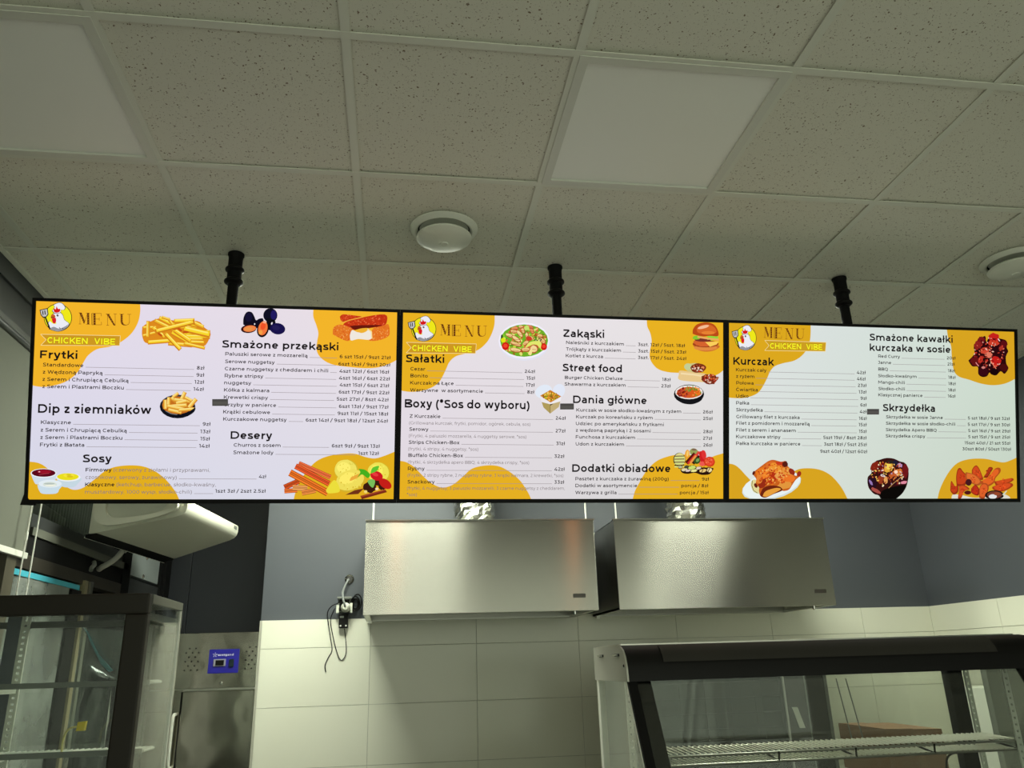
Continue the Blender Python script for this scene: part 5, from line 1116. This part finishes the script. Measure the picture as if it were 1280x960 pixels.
for zs in (1.683, 1.491):
    sx1 = cx1-.03
    sh = R(obj('shelf_frame', tube(tube(tube(B(), [(cx0+.02, sy0, zs), (sx1, sy0, zs)], .005, 8), [(cx0+.02, sy1, zs), (sx1, sy1, zs)], .004, 8), [(sx1, sy0, zs), (sx1, sy1, zs)], .004, 8), M_WIREW, smooth=True))
    b = B(); x = cx0+.03
    while x < sx1: tube(b, [(x, sy0, zs+.005), (x, sy1, zs+.005)], .0017, 5); x += .0165
    o = R(obj('shelf_wires', b, M_WIREW)); o['kind'] = 'stuff'
    R(obj('shelf_bracket', bbox(-1.185, -1.173, sy0, cy1-.03, zs-.022, zs-.006), M_WIREW))
    R(obj('price_rail', bbox(cx0+.02, sx1, sy0-.012, sy0-.008, zs-.008, zs+.008), mat('rail_grey2', (110, 116, 108), .4)))
# torn film with cyan tape left on the back glass, yellow clip
def film_piece(name, pts, y, m, seed, amp=.008):
    b = B(); rnd = random.Random(seed); g = [b.verts.new((x, y+rnd.uniform(-amp, amp), z)) for x, z in pts]
    f = b.faces.new(g); bmesh.ops.triangulate(b, faces=[f]); bmesh.ops.subdivide_edges(b, edges=b.edges[:], cuts=3, use_grid_fill=True)
    for v in b.verts: v.co.y += rnd.uniform(-amp, amp)*.5
    return obj(name, b, m, smooth=True)
tf = thing('torn_film', 'crumpled torn plastic film with cyan tape inside the left display fridge', 'plastic film', (-.95, cy1+.04, 1.5))
yy = cy1+.045
zz = lambda X, Y: tuple(lerp(Vector((0, 0)), Vector((0, 0)), 0)) 
def px(u, v, y):   # measured point on the plane y = const
    d = fwd+r2*((u-640)/FPX)-u2*((v-480)/FPX); d = d*(y/d.y); return (d.x, d.z+1.7)
P_ = [px(u, v, yy) for u, v in ((100, 782), (106, 784), (118, 808), (132, 826), (146, 834), (150, 838), (160, 790), (166, 778), (168, 800), (160, 835), (145, 850), (125, 846), (112, 836), (108, 858), (100, 880), (95, 930), (80, 960), (84, 930), (92, 860), (96, 820))]
reparent(film_piece('film_sheet', P_, yy, M_FILM2, 5, .012), tf)
P_ = [px(u, v, yy-.006) for u, v in ((105, 784), (110, 790), (124, 818), (134, 830), (142, 838), (136, 840), (126, 830), (114, 806))]
reparent(film_piece('cyan_strip', P_, yy-.006, mat('cyan_dull', (60, 128, 140), .5), 6, .003), tf)
P_ = [px(u, v, yy-.006) for u, v in ((160, 782), (164, 782), (160, 812), (152, 826), (154, 806))]
reparent(film_piece('cyan_strip', P_, yy-.006, mat('cyan_dull', (60, 128, 140), .5), 7, .003), tf)
P_ = [px(u, v, yy) for u, v in ((96, 915), (118, 860), (140, 862), (135, 900), (128, 960), (100, 960))]
reparent(film_piece('film_sheet', P_, yy, M_FILM2, 9, .012), tf)
b = B(); P0 = px(95, 912, cy0+.2); x, z = P0
hexa(b, [(x, cy0+.2, z-.004), (x+.022, cy0+.2, z-.004), (x+.022, cy0+.215, z-.004), (x, cy0+.215, z-.004), (x+.002, cy0+.2, z+.02), (x+.024, cy0+.2, z+.022), (x+.024, cy0+.215, z+.022), (x+.002, cy0+.215, z+.02)])
cl_ = thing('yellow_tag', 'small yellow tag on a thin lead inside the left display fridge', 'tag', (x, cy0+.2, z))
reparent(obj('tag_plate', b, M_YEL), cl_)
reparent(obj('tag_lead', tube(B(), smooth_path([(x+.002, cy0+.205, z+.008), (x-.018, cy0+.205, z+.004), (x-.032, cy0+.21, z-.012), (x-.038, cy0+.215, z-.04), (x-.036, cy0+.215, 1.494)]), .003, 6), mat('pale_yellow', (222, 214, 140), .5), smooth=True), cl_)

# ------------------------------------------------------------------ right heated display cabinet
hx0, hx1, hy0, hy1 = .614, 1.850, 2.19, 2.545
zt, zb = 1.743, 1.650
t = thing('heated_display', 'black heated display cabinet with curved top visor and slanted glass', 'display cabinet', ((hx0+hx1)/2, (hy0+hy1)/2, .93))
R = lambda o: reparent(o, t)
def yz_sweep(prof, x0, x1, m, name, smooth=True): return R(obj(name, prism(B(), prof, x0, x1), m, smooth=smooth))
visor = [(hy1, zt), (hy0+.075, zt), (hy0+.045, zt-.004), (hy0+.022, zt-.014), (hy0+.006, zt-.032), (hy0-.004, zt-.056), (hy0-.008, zb), (hy0+.012, zb), (hy0+.03, zt-.03), (hy1, zt-.012)]
yz_sweep(visor, hx0+.003, hx1-.003, M_BLACK, 'visor')
ins = [(hy0+.040, zt-.0045), (hy0+.022, zt-.0125), (hy0+.006, zt-.031), (hy0-.001, zt-.046), (hy0-.003, zt-.046), (hy0+.003, zt-.030), (hy0+.0205, zt-.0105), (hy0+.040, zt-.002)]
yz_sweep(ins, .717, 1.712, mat('visor_inset', (50, 48, 44), .6, spec=.25), 'visor_inset')
endp = [(hy1, zt+.001), (hy0+.075, zt+.001), (hy0+.045, zt-.003), (hy0+.021, zt-.013), (hy0+.005, zt-.031), (hy0-.005, zt-.056), (hy0-.009, zb), (hy1, zb)]
yz_sweep(endp, hx0-.003, hx0+.002, mat('end_plate_grey', (176, 176, 164), .4, .3), 'end_plate', False)
yz_sweep(endp, hx1-.002, hx1+.003, M_BLACK, 'end_plate', False)
for y in (2.225, 2.40):
    y += .0
    R(obj('slot', bbox(hx0-.006, hx0-.003, y+.02, y+.065, 1.715, 1.722, bev=.001), M_BLACK))
    R(obj('slot_tab', bbox(hx0-.012, hx0-.0062, y+.025, y+.062, 1.7165, 1.7205), M_CHROME))
R(obj('screw', lathe(B(), [(.004, 0), (.003, .002)], (0, 0, 0), 10), M_BLACK)); o = COL.objects[-1]; o.matrix_parent_inverse = Matrix.Translation(-Vector(t.location)); o.location = (hx0-.003, 2.205, 1.690); o.rotation_euler = (0, -PI/2, 0)
R(obj('top_plate', bbox(hx0+.01, hx1-.01, hy0+.08, hy1-.01, zt+.0005, zt+.004), M_STEELD))
R(obj('base', bbox(hx0, hx1, hy0-.30, hy1, .93, 1.10, bev=.006), M_BLACK))
def lean(x0, x1, ya, yb2, w, m, name):  # member leaning from (ya, zb) out to (yb2, 1.10)
    return R(obj(name, hexa(B(), [(x0, yb2, 1.10), (x1, yb2, 1.10), (x1, yb2+w, 1.10), (x0, yb2+w, 1.10), (x0, ya, zb), (x1, ya, zb), (x1, ya+w, zb), (x0, ya+w, zb)]), m))
dy = .105/.187  # slope of the front, metres of depth per metre of height
yb2 = hy0-dy*(zb-1.10)
lean(hx0, hx0+.024, hy0-.005, yb2, .014, M_BLACKM, 'front_post'); lean(hx0, hx0+.0035, hy0+.0095, yb2+.0145, .012, M_WHITE, 'edge_seal')
lean(hx0+.034, hx0+.072, hy0+.03, yb2+.03, .016, M_BLACKM, 'inner_post')
lean(hx1-.085, hx1-.06, hy0-.005, yb2, .014, M_BLACKM, 'front_post'); lean(hx1-.03, hx1, hy0-.005, yb2, .014, M_BLACKM, 'front_post')
lean(hx0+.024, hx1-.085, hy0-.001, yb2+.004, .004, M_GLASS, 'front_glass')
def side(x, m, name):
    return R(obj(name, hexa(B(), [(x, yb2+.03, 1.10), (x+.004, yb2+.03, 1.10), (x+.004, hy1-.03, 1.10), (x, hy1-.03, 1.10), (x, hy0+.025, zb), (x+.004, hy0+.025, zb), (x+.004, hy1-.03, zb), (x, hy1-.03, zb)]), m))
side(hx0+.004, M_GLASS, 'side_glass'); side(hx1-.02, M_GLASS, 'side_glass')
R(obj('back_post', bbox(hx0+.002, hx0+.02, hy1-.028, hy1, 1.10, zb), M_WHITE))
R(obj('back_post', bbox(1.770, 1.822, hy1-.035, hy1, 1.10, zb, bev=.004), M_BLACKM))
R(obj('back_glass', bbox(hx0+.022, 1.768, hy1-.012, hy1-.008, 1.10, zb), M_GLASS))
for x in (1.835, ):
    pass
def standard(x, y):
    b = B(); box(b, x-.009, x-.003, y, y+.005, 1.11, zb-.004); box(b, x+.003, x+.009, y, y+.005, 1.11, zb-.004); z = 1.12
    while z < zb-.02: box(b, x-.003, x+.003, y, y+.005, z, z+.012); z += .018
    R(obj('shelf_standard', b, M_WIREW))
standard(1.836, hy1-.035); standard(hx0+.09, hy1-.035); standard(1.80, hy0+.10)
# wire shelf
zs = 1.4575; ya, yb3 = 2.30, 2.44; xa, xb = .747, 1.795
b = B()
for p, q in (((xa, ya, zs-.006), (xb, ya, zs-.006)), ((xa, yb3, zs), (xb, yb3, zs)), ((xa, ya, zs-.029), (xb, ya, zs-.029)), ((xa, ya, zs-.006), (xa, yb3, zs)), ((xb, ya, zs-.006), (xb, yb3, zs)), ((xa, ya, zs-.029), (xa, ya, zs-.006)), ((xb, ya, zs-.029), (xb, ya, zs-.006))):
    tube(b, [p, q], .0034, 8)
sf = R(obj('shelf_frame', b, M_STEELD, smooth=True))
b = B()
for f in (.3, .52, .75, 1.0): x = xa+(xb-xa)*f; tube(b, [(x, ya, zs-.031), (x, ya-.004, zs-.004)], .003, 6); tube(b, [(x, ya, zs-.029), (x, yb3, zs-.006)], .003, 6)
R(obj('shelf_cross_bar', b, M_BLACKM))
b = B(); x = xa+.008
while x < xb:
    tube(b, [(x, yb3+.004, zs+.005), (x, ya+.004, zs-.001)], .0021, 5); tube(b, [(x+.007, ya+.002, zs-.026), (x+.007, yb3-.02, zs-.024)], .0019, 5); x += .0165
R(obj('shelf_wires', b, M_WIRE))['kind'] = 'stuff'
# thin hanging leads and hook inside
for u0, v0, u1, v1 in ((1045, 848, 1068, 935), (1057, 848, 1082, 935)):
    a0 = px(u0, v0, 2.46); a1 = px(u1, v1, 2.46); R(obj('glass_edge', tube(B(), [(a0[0], 2.46, min(a0[1], zb-.002)), (a1[0], 2.46, a1[1])], .0018, 6), M_GREYP))
R(obj('cable_hook', tube(B(), smooth_path([px(1063+120, 960, 2.4)[:1]+(2.4,)+px(1183, 960, 2.4)[1:], px(1184, 948, 2.4)[:1]+(2.4,)+px(1184, 948, 2.4)[1:], px(1190, 942, 2.4)[:1]+(2.4,)+px(1190, 942, 2.4)[1:], px(1200, 941, 2.4)[:1]+(2.4,)+px(1200, 941, 2.4)[1:]]), .003, 6), M_BLACK, smooth=True))

# ------------------------------------------------------------------ behind the right cabinet
# tall dark rack oven with glass door and wire racks
ox0, ox1, oy = 1.02, 1.905, 3.55
t = thing('rack_oven', 'dark glass-fronted rack oven seen through the right display cabinet', 'oven', ((ox0+ox1)/2, oy+.35, 0))
R = lambda o: reparent(o, t)
b = B(); box(b, ox0, ox1, oy+.62, oy+.66, .1, 1.66); box(b, ox0, ox0+.03, oy+.02, oy+.62, .1, 1.66); box(b, ox1-.03, ox1, oy+.02, oy+.62, .1, 1.66); box(b, ox0+.03, ox1-.03, oy+.02, oy+.62, 1.62, 1.66); box(b, ox0+.03, ox1-.03, oy+.02, oy+.62, .1, .9)
R(obj('body', b, mat('oven_body', (60, 63, 54), .6)))
R(obj('base_plinth', bbox(ox0+.03, ox1-.03, oy+.05, oy+.6, 0, .1), M_BLACK))
R(obj('door_glass', bbox(ox0+.01, 1.70, oy, oy+.006, .92, 1.65), M_GLASSD))
R(obj('door_edge', bbox(1.697, 1.706, oy-.004, oy+.012, .92, 1.655), M_STEELD))
R(obj('side_column', bbox(1.708, ox1, oy, oy+.02, .92, 1.655), mat('column_brown', (46, 42, 38), .4)))
R(obj('column_trim', bbox(1.80, 1.805, oy-.003, oy, .92, 1.655), M_GREYP)); R(obj('column_trim', bbox(ox1-.012, ox1+.002, oy-.004, oy+.012, .92, 1.655), mat('trim_grey', (110, 112, 106), .4)))
b = B()
p = [px(u, v, oy-.004) for u, v in ((990, 884), (997, 884), (1007, 910), (1000, 910))]
R(obj('sticker', hexa(B(), [(p[3][0], oy-.004, p[3][1]), (p[2][0], oy-.004, p[2][1]), (p[2][0], oy-.001, p[2][1]), (p[3][0], oy-.001, p[3][1]), (p[0][0], oy-.004, p[0][1]), (p[1][0], oy-.004, p[1][1]), (p[1][0], oy-.001, p[1][1]), (p[0][0], oy-.001, p[0][1])]), M_WHITE))
for i in range(6):
    z = 1.60-i*.062; b = B(); R(obj('rack_runner', tube(B(), [(ox0+.04, oy+.03, z), (1.69, oy+.03, z)], .0032, 6), M_BLACKM, smooth=True))
for i in range(6):
    x = ox0+.10+i*.115; R(obj('rack_upright', tube(B(), [(x, oy+.036, 1.20), (x, oy+.036, 1.615)], .0030, 6), M_BLACKM, smooth=True))
# cardboard box on a stand
st_ = tag(obj('prep_table', bbox(1.96, 2.72, 3.5, 4.12, 0, 1.18, bev=.004), M_STEELD), 'plain steel prep unit under the cardboard box behind right cabinet', 'table')
t = thing('cardboard_box', 'closed brown cardboard box behind the right display cabinet', 'box', (2.3, 3.8, 1.18))
R = lambda o: reparent(o, t)
zc = 1.375
c0 = Vector((2.205, 4.05, 0)); c1 = Vector((2.195, 3.63, 0)); c2 = Vector((2.42, 3.55, 0)); c3 = c0+(c2-c1)
def zq(v, z): return Vector((v.x, v.y, z))
R(obj('carton', hexa(B(), [zq(c, 1.18) for c in (c0, c1, c2, c3)]+[zq(c, zc) for c in (c0, c1, c2, c3)]), M_CARD))
m1, m2 = lerp(c0, c3, .5), lerp(c1, c2, .5)
R(obj('flap', hexa(B(), [zq(c, zc+.0005) for c in (c0, c1, lerp(c1, c2, .495), lerp(c0, c3, .495))]+[zq(c, zc+.006) for c in (c0, c1, lerp(c1, c2, .495), lerp(c0, c3, .495))]), M_CARD))
R(obj('flap', hexa(B(), [zq(c, zc+.0005) for c in (lerp(c0, c3, .505), lerp(c1, c2, .505), c2, c3)]+[zq(c, zc+.004) for c in (lerp(c0, c3, .505), lerp(c1, c2, .505), c2, c3)]), M_CARD))
# grey column and white cabinet standing at the right wall
tag(obj('grey_column', bbox(2.75, 3.0, 3.62, 3.66, 0, 1.66, bev=.003), mat('column_grey', (92, 96, 88), .5)), 'narrow grey board standing behind the right display cabinet', 'board')
tag(obj('white_unit', bbox(3.02, 3.30, 3.75, 4.3, 0, 1.52, bev=.004), M_WHITE), 'white appliance by the right wall behind display cabinet', 'appliance')
